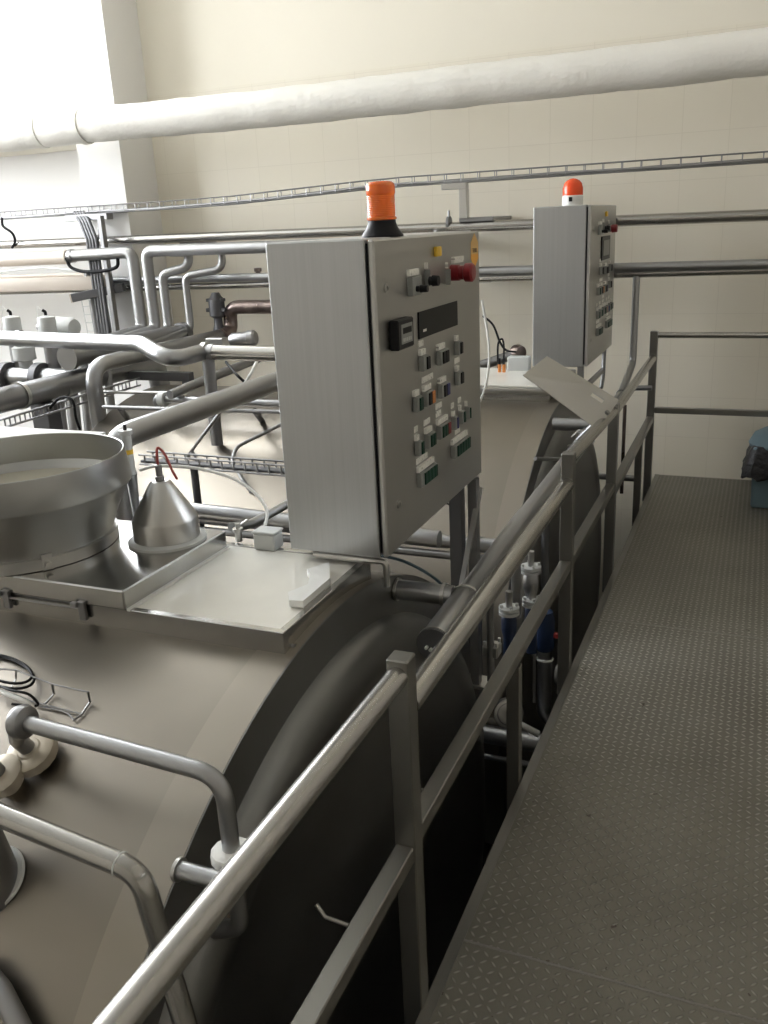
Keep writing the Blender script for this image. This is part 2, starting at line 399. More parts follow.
# ------------------------------------------------------------------ tanks
XE = -1.035; XT = -3.95
def make_tank(dy, label, dz=0):
    cy = TY + dy; r = TR
    t = thing('cheese_vat', (-2.5, cy, TZ), label, 'tank', 'horizontal steel vats')
    c = V(0, cy, TZ)
    # shell, revolved about X
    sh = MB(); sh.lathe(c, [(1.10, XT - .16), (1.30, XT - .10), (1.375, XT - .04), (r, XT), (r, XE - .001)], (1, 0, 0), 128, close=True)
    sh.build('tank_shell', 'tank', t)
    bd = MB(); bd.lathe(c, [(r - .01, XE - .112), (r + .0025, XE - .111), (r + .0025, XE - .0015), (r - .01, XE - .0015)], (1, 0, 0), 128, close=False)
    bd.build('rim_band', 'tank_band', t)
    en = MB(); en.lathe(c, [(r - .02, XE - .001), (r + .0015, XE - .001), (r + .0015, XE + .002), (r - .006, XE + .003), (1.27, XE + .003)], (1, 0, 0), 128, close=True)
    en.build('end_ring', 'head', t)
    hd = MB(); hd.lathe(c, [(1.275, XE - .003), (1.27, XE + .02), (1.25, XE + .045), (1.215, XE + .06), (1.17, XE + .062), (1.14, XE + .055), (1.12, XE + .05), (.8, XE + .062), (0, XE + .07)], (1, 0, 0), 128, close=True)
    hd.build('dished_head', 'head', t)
    for x in (-1.6, -3.4):
        MB().box(x - .12, x + .12, cy - .8, cy + .8, ZF, TZ - 1.10).build('leg', 'dark', t)
    return t
tank1 = make_tank(0, 'large horizontal stainless vat nearest the viewer, under the bowl funnel and hatch')
tank2 = make_tank(DY, 'large horizontal stainless vat farther off, in front of the tiled wall')

# hatch of the near vat: frame with pale panel, raised slab lid
ZH = .925
hb = thing('hatch_box', (-1.6, 2.03, .87), 'rectangular stainless hatch box with pale milky panel on the near vat', 'hatch', 'hatches on the vats')
x0, x1, y0, y1 = -2.42, -1.062, 1.762, 2.32
f = MB(); z0 = .79; w = .022
f.box(x0, x1, y0, y0 + w, z0, ZH, .002).box(x0, x1, y1 - w, y1, z0, ZH, .002).box(x1 - w, x1, y0 + w, y1 - w, z0, ZH, .002).box(x0, x0 + w, y0 + w, y1 - w, z0, ZH, .002)
f.build('frame', 'slab', hb)
MB().box(x0 + w, x1 - w, y0 + w, y1 - w, z0, ZH - .004).build('milky_panel', 'panel', hb)
b = MB(); b.tube([(x0, y0 - .003, .828), (x1 + .003, y0 - .003, .828), (x1 + .003, y1, .828)], .003, seg=6); b.build('weld_bead', 'lightgrey', hb)
sl = MB().box(-2.42, -1.552, 1.755, 2.275, ZH, ZH + .058, .004)
sl.build('raised_lid', 'slab', hb)
MB().box(-1.552, -1.542, 1.76, 2.275, ZH - .003, ZH + .004).build('gasket', 'white', hb)
for p in ((-1.98, 0), (-1.70, 0)):
    h = MB(); h.box(p[0] - .012, p[0] + .012, 1.744, 1.757, ZH - .045, ZH + .012, .002).box(p[0] - .03, p[0] - .008, 1.735, 1.75, ZH - .004, ZH + .010, .002)
    h.build('clamp', 'dull', hb)
MB().tube([(-2.0, 1.752, ZH - .012), (-1.70, 1.752, ZH - .012)], .004, seg=8).build('hinge_rod', 'dull', hb)
MB().cyl((-1.062, 1.80, .87), (-1.052, 1.80, .87), .007, seg=12).build('screw', 'dull', hb)
# hatch of the far vat
h2 = thing('hatch_box', (-1.6, 5.34, .86), 'rectangular stainless hatch box with pale lid on the far vat', 'hatch', 'hatches on the vats')
MB().box(-2.42, -1.10, 5.0, 5.68, .84, .93, .004).build('frame', 'slab', h2)
MB().box(-2.44, -1.08, 4.98, 5.70, .925, .963, .010, 2).build('raised_lid', 'steel', h2)
MB().box(-2.40, -1.12, 5.03, 5.66, .963, .967).build('milky_panel', 'panel', h2)

# white plastic piece lying on the milky panel
zz = ZH + .001
pl = [HZ(x, y, zz + .02) for x, y in ((288, 592), (308, 584), (310, 574), (307, 569), (329, 562), (330, 578), (303, 601), (289, 600))]
o = MB().sheet(pl, .02, (0, 0, 1)).build('plastic_angle', 'acryl_glare'); tag(o, 'white stepped plastic piece lying on the milky hatch panel', 'plastic piece')

# bowl funnel
BC = V(-2.10, 1.985, ZH + .058)
bw = thing('bowl_funnel', BC, 'large round stainless bowl funnel standing on the raised hatch lid', 'funnel')
MB().lathe(BC, [(.262, 0), (.262, .035), (.288, .10), (.334, .186), (.339, .190), (.341, .196), (.329, .288), (.327, .290), (.324, .288), (.333, .196), (.28, .11), (.15, .085), (0, .08)], seg=96).build('bowl', 'bowl', bw)
MB().lathe(BC, [(.264, 0), (.275, .002), (.275, .036), (.262, .038)], seg=96).build('base_ring', 'steel', bw)
MB().lathe(BC, [(0, .165), (.2, .166), (.318, .168), (.318, .163), (0, .15)], seg=64).build('whey_residue', 'milk', bw)
a = -.62
d = V(math.cos(a), math.sin(a), 0); p = BC + d * .278 + V(0, 0, .02)
k = MB().bar(p - d * .004 + V(0, 0, -.018), p - d * .004 + V(0, 0, .03), .03, .012, up=d); k.cyl(p, p + d * .02, .010, seg=12); k.build('clamp', 'steel', bw)
# polished lid behind the bowl, its bright reflection painted as a white top
f0 = HZ(0, 427, 1.10); f1 = HZ(106, 432, 1.10)
lt = thing('flat_lid', (f1.x - .3, f1.y - .2, 1.08), 'flat lid with its reflection painted white, behind the bowl funnel at the left edge', 'lid')
MB().box(-3.9, f1.x, f1.y - .42, f1.y, 1.085, 1.10, .003).build('top_plate', 'acryl_glare', lt)
MB().box(-3.85, f1.x - .04, f1.y - .38, f1.y - .04, .60, 1.085).build('box', 'dull', lt)

# cone cover
CC = V(-1.685, 2.145, ZH + .058)
cc = thing('cone_cover', CC, 'polished stainless cone cover with cable gland on the raised hatch lid', 'cover')
MB().lathe(CC, [(.122, 0), (.122, .008), (.108, .014), (.09, .014)], seg=64).build('flange', 'lightgrey', cc)
MB().lathe(CC, [(.103, .012), (.103, .072), (.100, .080), (.034, .190), (.026, .196), (0, .196)], seg=64).build('cone', 'steel', cc)
MB().lathe(CC, [(.014, .188), (.014, .21), (.010, .212), (.011, .245), (.006, .248), (0, .248)], seg=20).build('cable_gland', 'dull', cc)
top = CC + V(0, 0, .245)
MB().tube(bez([top, top + V(.0, 0, .03), top + V(.004, .004, .055), top + V(.02, .015, .03), top + V(.035, .02, -.02), top + V(.042, .03, -.05)]), .0042, seg=8).build('cable', 'cabler', cc)

# level sensor rod behind the bowl
q = HY(139, 532, 2.33); tp = HY(125, 430, 2.33)
sn = thing('level_sensor', q, 'slim grey cylinder sensor with black tip between bowl and cone', 'sensor')
MB().tube([q, q.lerp(tp, .58)], [.010, .020], seg=20).build('bracket', 'dull', sn)
MB().tube([q.lerp(tp, .58), q.lerp(tp, .62), q.lerp(tp, .95), q.lerp(tp, .96), tp], [.022, .017, .017, .024, .024], seg=24).build('housing', 'lightgrey', sn)
MB().tube([tp, tp + V(0, 0, .018)], .006, seg=12).build('tip', 'black', sn)
m_ = q.lerp(tp, .79)
MB().tube([m_ - (tp - q).normalized() * .006, m_ + (tp - q).normalized() * .01], .0176, seg=24).build('yellow_band', 'yellow', sn)

# clamp fitting, tube, junction box and white hose behind the milky panel
fp = HZ(239, 541, ZH)
ft = thing('clamp_fitting', fp, 'small stainless clamp fitting at the back corner of the milky panel', 'fitting')
MB().cyl(fp, fp + V(0, 0, .035), .012, seg=16).cyl(fp + V(0, 0, .035), fp + V(0, 0, .045), .018, seg=16).cyl(fp + V(0, 0, .045), fp + V(0, 0, .062), .008, seg=12).build('body', 'steel', ft)
MB().tube([fp + V(0, 0, .05), fp + V(.035, .01, .075)], .003, seg=8).build('lever', 'steel', ft)
jb = HZ(272, 548, ZH - .003)
jt = thing('junction_box', jb, 'light grey junction box at the back edge of the milky panel', 'junction box')
MB().box(jb.x - .05, jb.x + .028, jb.y - .03, jb.y + .03, jb.z, jb.z + .055, .004).build('housing', 'lightgrey', jt)
MB().box(jb.x - .053, jb.x + .031, jb.y - .033, jb.y + .033, jb.z + .055, jb.z + .063, .003).build('lid', 'lightgrey', jt)
ys_ = 2.42
o = MB().tube(bez([HY(232, 527, 2.36), HY(250, 524, 2.5), HY(268, 515, 2.62), HY(300, 497, 2.85), HY(330, 482, 3.1)]), .016, seg=16).build('curved_tube', 'pipe'); tag(o, 'bent stainless tube running from behind the hatch to the cabinet', 'pipe')
o = MB().tube(bez([HY(140, 470, 2.35), HY(158, 466, 2.36), HY(195, 468, 2.4), HY(232, 478, 2.42), HY(256, 494, 2.42), HY(267, 512, 2.40), HY(264, 530, 2.36)]), .0055, seg=10).build('white_hose', 'cablew'); tag(o, 'white hose arching from behind the cone to the junction box', 'hose')

# ------------------------------------------------------------------ control cabinets
CX = -.97
def make_cabinet(dy, dz, near, label):
    Y0, Y1, Z0, Z1 = 2.245, 3.215 if near else 3.16, .955, 1.868
    dx = 0 if near else .035; D = V(dx, dy, dz)
    t = thing('control_cabinet', V(-1.13, 2.73, Z0) + D, label, 'cabinet', 'control cabinets on the vats')
    def B(x0, x1, y0, y1, z0, z1, bev=0): return MB().box(x0 + dx, x1 + dx, y0 + dy, y1 + dy, z0 + dz, z1 + dz, bev)
    xb = -1.30
    B(xb, CX - .028, Y0, Y1, Z0, Z1, .004).build('body', 'cab', t)
    B(CX - .028, CX - .020, Y0 + .012, Y1 - .012, Z0 + .012, Z1 - .012).build('seal', 'black', t)
    door = B(CX - .020, CX, Y0 + .003, Y1 - .003, Z0 + .003, Z1 - .003, .005).build('door', 'door', t)
    def on(px, py):                      # panel point
        h = HX(px, py, CX); return h.y, h.z
    for (px, py) in ((385.6, 288), (398.5, 504)):
        y, z = on(px, py); MB().lathe(V(CX, y, z) + D, [(.013, 0), (.013, .004), (.006, .005), (.006, .001), (0, .001)], (1, 0, 0), 24).build('lock', 'steel', door)
    y, z = on(436, 251.5)
    B(CX, CX + .012, y - .022, y + .022, z - .015, z + .015, .002).build('yellow_lamp', 'yellow', door)
    if near:
        c = [on(417.3, 311.3), on(456.3, 299.5), on(456.7, 324.5), on(418.4, 339.4)]
        ya, yb = c[0][0], c[1][0]; za, zb = c[0][1], c[3][1]
        B(CX, CX + .004, ya, yb, zb, za - .003, .001).build('display_window', 'screen', door)
        B(CX + .004, CX + .0045, ya + .035, ya + .065, zb + .018, zb + .026).build('print', 'print', door)
        ya, za = on(388, 318); yb, zb = on(405, 344)
        ctl = B(CX, CX + .03, ya, yb, zb - .004, za - .008, .004).build('controller', 'black', door)
        B(CX + .03, CX + .032, ya + .02, yb - .016, zb + .012, za - .022).build('display', 'grey', ctl)
        B(CX + .032, CX + .0325, ya + .03, yb - .024, zb + .040, za - .032).build('digit_window', 'screen', ctl)
        for k in range(5):
            yy = ya + .032 + k * ((yb - ya - .066) / 4)
            B(CX + .032, CX + .0335, yy - .005, yy + .005, zb + .018, zb + .028).build('key', 'lightgrey', ctl)
        # pale orange hexagon emblem with its word
        y, z = on(474.3, 250.5)
        em = MB().sheet([V(CX + .0012, yy, zz_) + D for yy, zz_ in ((y, z + .060), (y + .043, z + .028), (y + .043, z - .012), (y - .043, z - .012), (y - .043, z + .028))], .001, (1, 0, 0)); em.build('emblem', 'logo', door)
        em = MB().sheet([V(CX + .0012, yy, zz_) + D for yy, zz_ in ((y + .043, z - .012), (y + .043, z - .028), (y, z - .060), (y - .043, z - .028), (y - .043, z - .012))], .001, (1, 0, 0)); em.build('emblem', 'logo2', door)
        tx = bpy.data.curves.new('lettering', 'FONT'); tx.body = 'TEBEL'; tx.size = .021; tx.align_x = 'CENTER'; tx.align_y = 'CENTER'; tx.extrude = .0005; tx.materials.append(M['ink'])
        tmp = bpy.data.objects.new('lettering', tx); COL.objects.link(tmp); bpy.context.view_layer.update()
        lm = bpy.data.meshes.new_from_object(tmp.evaluated_get(bpy.context.evaluated_depsgraph_get())); bpy.data.objects.remove(tmp)
        to = bpy.data.objects.new('lettering', lm); COL.objects.link(to); to.parent = door
        to.location = V(CX + .002, y, z) + D - parent_world(door); to.rotation_euler = (PI / 2, 0, PI / 2)
    else:
        ya, za = on(404, 300); yb, zb = on(440, 335)
        dsp = B(CX, CX + .008, 2.60, 2.90, 1.545, 1.685, .002).build('display', 'black', door)
        B(CX + .008, CX + .010, 2.64, 2.86, 1.57, 1.66).build('screen', 'lcd', dsp)
        for px in (0,):
            pass
    def block(pxl, pxr, py, cols, lab=(1,), h=.046, prot=.018):
        """switch block with its buttons, label strips above; px values on the door"""
        yl = on(pxl, py)[0]; yr = on(pxr - 3.6, py)[0]; zc = on((pxl + pxr) / 2 - 2, py)[1]
        n = len(cols); W_ = yr - yl
        bl = B(CX, CX + prot, yl, yr, zc - h / 2, zc + h / 2, .002).build('switch_block', 'grey', door)
        bw_ = min(.030, (W_ - .012) / max(n, 1))
        for i, c in enumerate(cols):
            y1_ = yr - .003 - (n - 1 - i) * bw_
            B(CX + prot, CX + prot + .005, y1_ - bw_ + .004, y1_, zc - h * .42, zc + h * .42, .001).build('push_button', c, bl)
        for i, fr in enumerate(lab):
            B(CX, CX + .010 if i == 0 else CX + .003, yl + (0 if fr > 0 else W_ * .3), yl + W_ * abs(fr), zc + h / 2 + .003 + i * .026, zc + h / 2 + .021 + i * .026).build('label_plate', 'print', door)
    G = 'green'; K = 'black'
    block(418.5, 428, 363, [K], (.8, .8)); block(436, 447, 357, [K, K], (.9,)); block(454, 461, 348, [K], (.6,))
    block(412.5, 421, 404, [G], (.9,)); block(422, 433, 398, [K, 'orangeb'], (.9, 1.5)); block(437.5, 448, 390, [K, 'blueb'], (.9,)); block(454.5, 462, 378, [K], (.6, 1.2))
    block(414.5, 422, 448, [G], (.6, .8)); block(424, 434, 440, [G, G], (.9, .9)); block(436, 449, 430, [G, G, 'red'], (1.0, .5, .6))
    block(451, 457, 423, ['blueb'], (.7, 1.1)); block(458, 464, 417, [G], (.5, 1.1)); block(464.5, 469, 413, [G], (.6,))
    block(450.5, 469, 447, [G] * 5, (1.0, -.6)); block(416.5, 435.6, 475, [G] * 4, (1.0, .7))
    block(407, 420, 286, [], (1.0,), .055); block(424.5, 429, 278, [], (.9,), .05); block(445.5, 449, 277, [], (.9,), .05)
    def knob(px, py, r, l, m_, prot=.0):
        y, z = on(px, py)
        MB().lathe(V(CX + prot, y, z) + D, [(r * .8, 0), (r * .8, l * .3), (r, l * .35), (r * .9, l), (0, l)], (1, 0, 0), 20).build('knob', m_, door)
    knob(411, 289, .011, .035, K, .018); knob(424, 281, .017, .03, K, .018)
    if near:
        y, z = on(450.5, 273)
        MB().lathe(V(CX, y + .01, z) + D, [(.026, 0), (.026, .028), (.023, .03), (.023, .045), (.030, .05), (.031, .072), (.025, .078), (0, .08)], (1, 0, 0), 32).build('emergency_stop', 'red', door)
        B(CX, CX + .012, y + .01, y + .11, z + .030, z + .050).build('label_plate', 'print', door)
    else: knob(452, 277, .026, .05, 'red')
    # stand: two flat brackets and the rear posts down to the vat
    if near:
        MB().tube([V(-1.22, 2.25, Z0 - .012), V(-1.02, 2.25, Z0 - .012), V(-.985, 2.26, Z0 - .014), V(-.985, 2.262, .86)], .010, bend=.02, seg=8).build('bracket', 'steel', t)
        MB().bar((-.985, 2.262, .955), (-.985, 2.262, .87), .028, .006).build('bracket', 'steel', t)
        MB().box(-1.0, -.965, 3.12, 3.16, -.2, Z0).build('leg', 'dull', t)
        MB().bar((-.965, 3.17, .91), (-.985, 2.92, .50), .02, .012).build('brace', 'steel', t)
        MB().box(-1.06, -1.012, 3.07, 3.12, .35, Z0).build('leg', 'dark', t)
    else:
        MB().box(-1.0, -.965, 5.31, 5.34, .80, Z0 + dz).build('leg', 'dull', t)
        MB().tube([(-.975, 6.13, Z0 + dz), (-.975, 6.11, .86), (-.975, 6.05, .78)], .014, bend=.03, seg=10).build('leg', 'dull', t)
        MB().bar((-.98, 5.32, .89), (-.98, 6.10, .89), .02, .03).build('brace', 'dull', t)
    # warning lamp
    if near:
        bc = HZ(381, 236, Z1) + V(0, 0, 0); bc = V(-1.045, 2.49, Z1)
        lp = MB().lathe(bc, [(.062, 0), (.062, .004), (.046, .026), (.041, .040), (.041, .046), (0, .046)], seg=40).build('warning_lamp', 'black', t)
        pr = [(.0405, .046), (.044, .048), (.044, .054), (.041, .056)]
        for i in range(12): pr += [(.0403, .0585 + i * .005), (.0412, .061 + i * .005)]
        pr += [(.0425, .120), (.0425, .138), (.040, .146), (.034, .151), (.02, .153), (0, .153)]
        MB().lathe(bc, pr, seg=48).build('amber_dome', 'amber', lp)
    else:
        bc = V(-1.105, 5.60, Z1 + dz)
        lp = MB().lathe(bc, [(.062, 0), (.062, .055), (.058, .060), (0, .060)], seg=40).build('warning_lamp', 'white', t)
        MB().box(bc.x - .01, bc.x + .01, bc.y - .066, bc.y - .06, bc.z + .025, bc.z + .05).build('cable_port', 'black', lp)
        MB().lathe(bc, [(.060, .060), (.060, .10), (.052, .128), (.036, .145), (.016, .154), (0, .156)], seg=40).build('red_dome', 'redlens', lp)
    return t
make_cabinet(0, 0, True, 'large stainless control cabinet with amber warning lamp on the near vat')
make_cabinet(3.03, .09, False, 'stainless control cabinet with red dome lamp on the far vat')

# ------------------------------------------------------------------ collector pipe by the guard rail
cp = thing('collector_pipe', (-.81, 3, .75), 'thick stainless collector pipe running behind the guardrail past both vats', 'pipe')
xc = -.80
MB().tube([(xc, 2.16, .742), (xc, 2.46, .752), (xc, 2.47, .752), (xc, 3.2, .777), (xc, 3.3, .78), (xc, 4.55, .800)], [.050, .050, .044, .042, .038, .038], seg=24).build('main_pipe', 'pipe', cp)
MB().tube([(xc, 4.55, .80), (xc, 5.75, .80), (-.80, 6.26, .92), (-.80, 6.27, 1.50)], .024, bend=.06, seg=18).build('riser', 'pipe', cp)
def ringon(name, c, ax, r, w, m_, parent, seg=32):
    ax = Vector(ax).normalized(); c = Vector(c)
    return MB().lathe(c - ax * w / 2, [(r * .85, 0), (r, 0), (r, w), (r * .85, w)], ax, seg).build(name, m_, parent)
ringon('clamp_ring', (xc, 2.46, .752), (0, 1, .03), .0545, .012, 'steel', cp)
ringon('clamp_ring', (xc, 4.55, .80), (0, 1, .0), .044, .02, 'steel', cp)
ringon('clamp_ring', (xc, 5.75, .80), (0, 1, .0), .030, .025, 'dull', cp)
fl = ringon('open_flange', (xc, 2.155, .742), (0, 1, .03), .053, .008, 'dark', cp)
ringon('flange_edge', (xc, 2.165, .742), (0, 1, .03), .0545, .006, 'steel', cp)
for k in range(4): MB().cyl((xc - .02 + .013 * k, 2.152, .735 - .005 * (k % 2)), (xc - .02 + .013 * k, 2.140, .735 - .005 * (k % 2)), .005, seg=10).build('bolt', 'lightgrey', fl)
for dy in (0, DY - .85 + .1):
    pass
MB().tube([(-1.03, 2.44, .772), (-.835, 2.44, .772)], .033, seg=24).build('branch_stub', 'pipe', cp)
ringon('stub_flange', (-1.025, 2.44, .772), (1, 0, 0), .038, .008, 'steel', cp)
ringon('clamp_ring', (-.865, 2.44, .772), (1, 0, 0), .038, .012, 'steel', cp)
a = HX(556, 424, -1.0)
MB().tube([(-1.015, a.y, a.z), (-.80, a.y, a.z)], .035, seg=24).build('branch_stub', 'pipe', cp)
p = HX(582, 436, -.80)
k = MB()
for s in (-.015, .02): k.tube([(xc - .05, p.y + s, .83), (xc - .02, p.y + s, .865), (xc + .05, p.y + s, .83), (xc + .06, p.y + s, .80)], .004, bend=.02, seg=6)
k.build('hose_clip', 'steel', cp)
p = HX(537, 451, -1.0)
vt = thing('sampling_valve', p, 'thin bent tube with disc knob on the far vat end', 'valve')
e_ = [HX(540, 459, -.99), HX(567, 459, -.93), HX(572, 449, -.93)]
MB().tube([(-1.015, e_[0].y, e_[0].z), tuple(e_[1]), tuple(e_[2])], .010, bend=.03, seg=12).build('tube', 'pipe', vt)
MB().cyl(e_[2], e_[2] + V(0, 0, .022), .026, seg=20).build('disc', 'steel', vt)
# tilted sheet
A, B_, C_, D_ = HY(523, 375, 4.12), HY(547, 356, 4.40), HY(619, 400, 4.50), HY(598, 430, 4.22)
u = (D_ - A); v = (B_ - A); nn = u.cross(v).normalized()
def sp(s, t_): return (A.lerp(D_, s)).lerp(B_.lerp(C_, s), t_)
tl = thing('tilted_sheet', sp(.9, .3), 'tilted stainless sheet with finger slot leaning over the guardrail', 'sheet')
m0 = MB(); hole = [(.70, .80), (.72, .86), (.84, .86), (.86, .80), (.84, .74), (.72, .74)]
s0, s1, t0, t1 = .70, .86, .66, .78
for (a0, a1, b0, b1) in ((0, s0, 0, 1), (s1, 1, 0, 1), (s0, s1, 0, t0), (s0, s1, t1, 1)):
    q = [sp(a0, b0), sp(a1, b0), sp(a1, b1), sp(a0, b1)]
    m0.hexa([*(x_ - nn * .003 for x_ in q), *q])
bmesh.ops.remove_doubles(m0.bm, verts=m0.bm.verts, dist=1e-5)
m0.build('sheet', 'steel', tl)
q = sp(.93, .2); MB().tube([q - nn * .006, V(xc, q.y + .02, .845)], .009, seg=10).build('support_rod', 'dull', tl)
q = sp(.97, .5); MB().cyl(q - nn * .025, q + nn * .012, .012, seg=14).build('clamp_screw', 'dull', tl)

# ------------------------------------------------------------------ valves between the two vats
def flange_stack(px, py, X, r, m_='lightgrey', label='', n=4, down=.35, body='pipe', blue=False):
    c = HX(px, py, X)
    t = thing('flanged_valve', c, label, 'valve', 'valves between the vats')
    MB().lathe(c, [(r, -.030), (r, -.018), (r * .6, -.017), (r * .6, -.012), (r, -.011), (r, .001), (0, .001)], seg=32).build('flange', m_, t)
    for k in range(n):
        a = 2 * PI * k / n + .5; q = c + V(math.cos(a) * r * .78, math.sin(a) * r * .78, .001)
        MB().cyl(q, q + V(0, 0, .012), .007, seg=8).build('bolt', m_, t)
    MB().cyl(c, c + V(0, 0, .07), .014, seg=14).build('stem', 'steel', t)
    MB().lathe(c, [(r * .55, -down), (r * .55, -.14), (r * .75, -.10), (r * .75, -.05), (r * .5, -.03)], seg=28).build('body', 'blue' if blue else body, t)
    return t
flange_stack(531, 566, -.85, .045, label='flanged valve standing highest between the vats, just below the rail', down=.30)
flange_stack(509, 607, -.86, .042, label='flanged valve between the vats left of its neighbours', down=.26, blue=True)
flange_stack(532, 599, -.84, .042, label='flanged valve with small lever in the middle between the vats', down=.26, blue=True)
c = HX(545, 640, -.84)
bv = thing('standing_pipe', (c.x, c.y, -.5), 'upright stainless pipe with blue collar and red handle between the vats', 'pipe')
MB().tube([(c.x, c.y, c.z - .04), (c.x, c.y, -.42), (c.x + .05, c.y, -.47), (c.x + .3, c.y, -.47)], .036, bend=.05, seg=20).build('pipe', 'pipe', bv)
MB().lathe((c.x, c.y, c.z - .05), [(.038, 0), (.045, .02), (.045, .16), (.034, .20)], seg=24).build('collar', 'blue', bv)
MB().box(c.x + .03, c.x + .10, c.y - .012, c.y + .012, c.z + .02, c.z + .045, .004).build('handle', 'redpaint', bv)
MB().tube([(c.x - .045, c.y - .02, c.z + .02), (c.x - .045, c.y - .02, -.36)], .009, seg=10).build('drain_tube', 'steel', bv)
ringon('white_tie', (c.x, c.y, c.z - .10), (0, .1, 1), .041, .008, 'white', bv)
for (px, py, r, lb) in ((548, 745, .045, 'thick horizontal pipe passing under the walkway edge'), (548, 768, .014, 'thin horizontal tube passing under the walkway edge'), (560, 675, .035, 'short horizontal pipe stub beside the upright pipe')):
    p = HX(px, py, -.78)
    o = MB().tube([(-1.10 if r != .035 else -.80, p.y, p.z), (.3, p.y, p.z)], r, seg=18)
    if r == .035: o.cyl((-.80, p.y, p.z), (-.785, p.y, p.z), .05, seg=20)
    tag(o.build('cross_pipe', 'pipe'), lb, 'pipe', 'pipes under the walkway')
for (px, py, px2, py2, r, X, lb) in ((490, 600, 491, 680, .014, -.84, 'thin upright tube between the vats beside the left valve'), (546, 500, 543, 620, .020, -.90, 'dark upright pipe rising behind the second rail post'),
                                     (516, 560, 511, 625, .022, -.90, 'short white upright pipe left of the highest valve'), (508, 660, 508, 720, .010, -.85, 'slim upright tube ending in the small round gauge')):
    a = HX(px, py, X); b = HX(px2, py2, X); b = V(a.x, a.y, b.z)
    tag(MB().tube([a, b], r, seg=14).build('riser_pipe', 'dark' if 'dark' in lb else 'dull'), lb, 'pipe', 'riser pipes between the vats')
tag(MB().box(-3.9, -1.05, 3.44, 3.455, ZF, .26).build('gap_shade_sheet', 'dark'), 'added dark upright sheet shading the gap between the vats below the pipes', 'panel')  # added sheet, stands in for the shade between the vats
# small multi-port fitting and gauge
c = HX(492, 648, -.84)
mf = thing('port_block', c, 'small bolted steel fitting on the tube between the vats', 'fitting')
MB().box(c.x - .03, c.x + .03, c.y - .03, c.y + .03, c.z - .03, c.z + .02, .006).build('body', 'steel', mf)
for sx in (-1, 1):
    for sy in (-1, 1): MB().cyl((c.x + sx * .022, c.y + sy * .022, c.z + .02), (c.x + sx * .022, c.y + sy * .022, c.z + .035), .006, seg=8).build('bolt', 'lightgrey', mf)
c = HX(509, 714, -.84)
gg = thing('pump_head', c, 'round clamped pump head low between the vats', 'pump')
dv = V(.4, -.9, .2).normalized()
MB().lathe(c, [(.055, -.05), (.055, 0), (.045, .004), (.045, -.004), (0, -.004)], dv, 32).build('housing', 'dull', gg)
MB().lathe(c, [(.058, -.012), (.062, -.008), (.062, .0), (.058, .002)], dv, 32).build('clamp_ring', 'steel', gg)
MB().tube([c + dv * .0, c + dv * .03 + V(.02, 0, -.02), c + dv * .03 + V(.12, 0, -.06)], .014, bend=.02, seg=12).build('outlet', 'lightgrey', gg)
p = HX(478, 682, -.98)
tag(MB().bar((-1.2, p.y, p.z), (-.90, p.y, p.z), .10, .012).build('support_plate', 'steel'), 'flat steel plate sticking out beside the near vat end', 'bracket')
# hook handle on the near vat's head
a = HX(318, 905, -.96); b = HX(325, 917, -.94); c = HX(352, 927, -.88)
tag(MB().tube([V(-.965, a.y, a.z), b, c], .006, bend=.01, seg=10).build('hook_handle', 'steel'), 'small bent rod handle on the near vat end', 'handle')
p = HX(420, 789, -.95); tag(MB().tube([V(-.975, p.y, p.z), V(-.90, p.y, p.z)], .005, seg=8).build('pin_handle', 'steel'), 'short straight pin on the near vat end right of the rail post', 'pin')
# stubs on the end ring
a = HX(184, 871, -1.0)
s_ = thing('drain_stub', (-1.02, a.y, a.z), 'short capped pipe stub low on the rim of the near vat', 'pipe')
MB().tube([(-1.02, a.y, a.z), (-.885, a.y, a.z)], .019, seg=20).build('pipe', 'pipe', s_)
ringon('collar', (-1.012, a.y, a.z), (1, 0, 0), .025, .008, 'steel', s_)

# ------------------------------------------------------------------ pipework at the near left
n2 = thing('bent_pipe', (-1.0, 1.25, .8), 'bent stainless pipe dropping into a white union nut', 'pipe', 'bent pipes in front')
Y2 = 1.25
MB().tube([HY(22, 722, Y2), V(-.923, Y2, .868), V(-.923, Y2, .66)], .0185, bend=.07, seg=24, n=10).build('pipe', 'pipe', n2)
c = V(-.923, Y2, .692)
MB().lathe(c, [(.020, .004), (.042, .0), (.044, -.004), (.044, -.022), (.030, -.026), (.020, -.026)], seg=12, smooth=False).build('union_nut', 'white', n2)
MB().tube([c - V(0, 0, .02), c - V(0, 0, .2), c - V(0.12, 0, .25)], .019, bend=.04, seg=16).build('lower_pipe', 'dull', n2)
c = HY(22, 722, Y2)
MB().lathe(c, [(.02, .02), (.036, .014), (.040, 0), (.036, -.012), (.028, -.016)], (1, 0, .05), 32).build('clamp_collar', 'dull', n2)
n1 = thing('bent_pipe', (-1.0, 1.05, .7), 'bright bent stainless pipe in the bottom left corner, nearest the viewer', 'pipe', 'bent pipes in front')
MB().tube([HY(-60, 788, 1.05), HY(0, 815, 1.05), HY(140, 872, 1.05), HY(166, 960, 1.05), HY(190, 1040, 1.03), HY(215, 1180, 1.03)], .0225, bend=.065, seg=24, n=10).build('pipe', 'rail', n1)
p = HY(120, 864, 1.05); q = HY(60, 840, 1.05); ringon('weld_ring', p, (p - q), .0235, .003, 'lightgrey', n1)
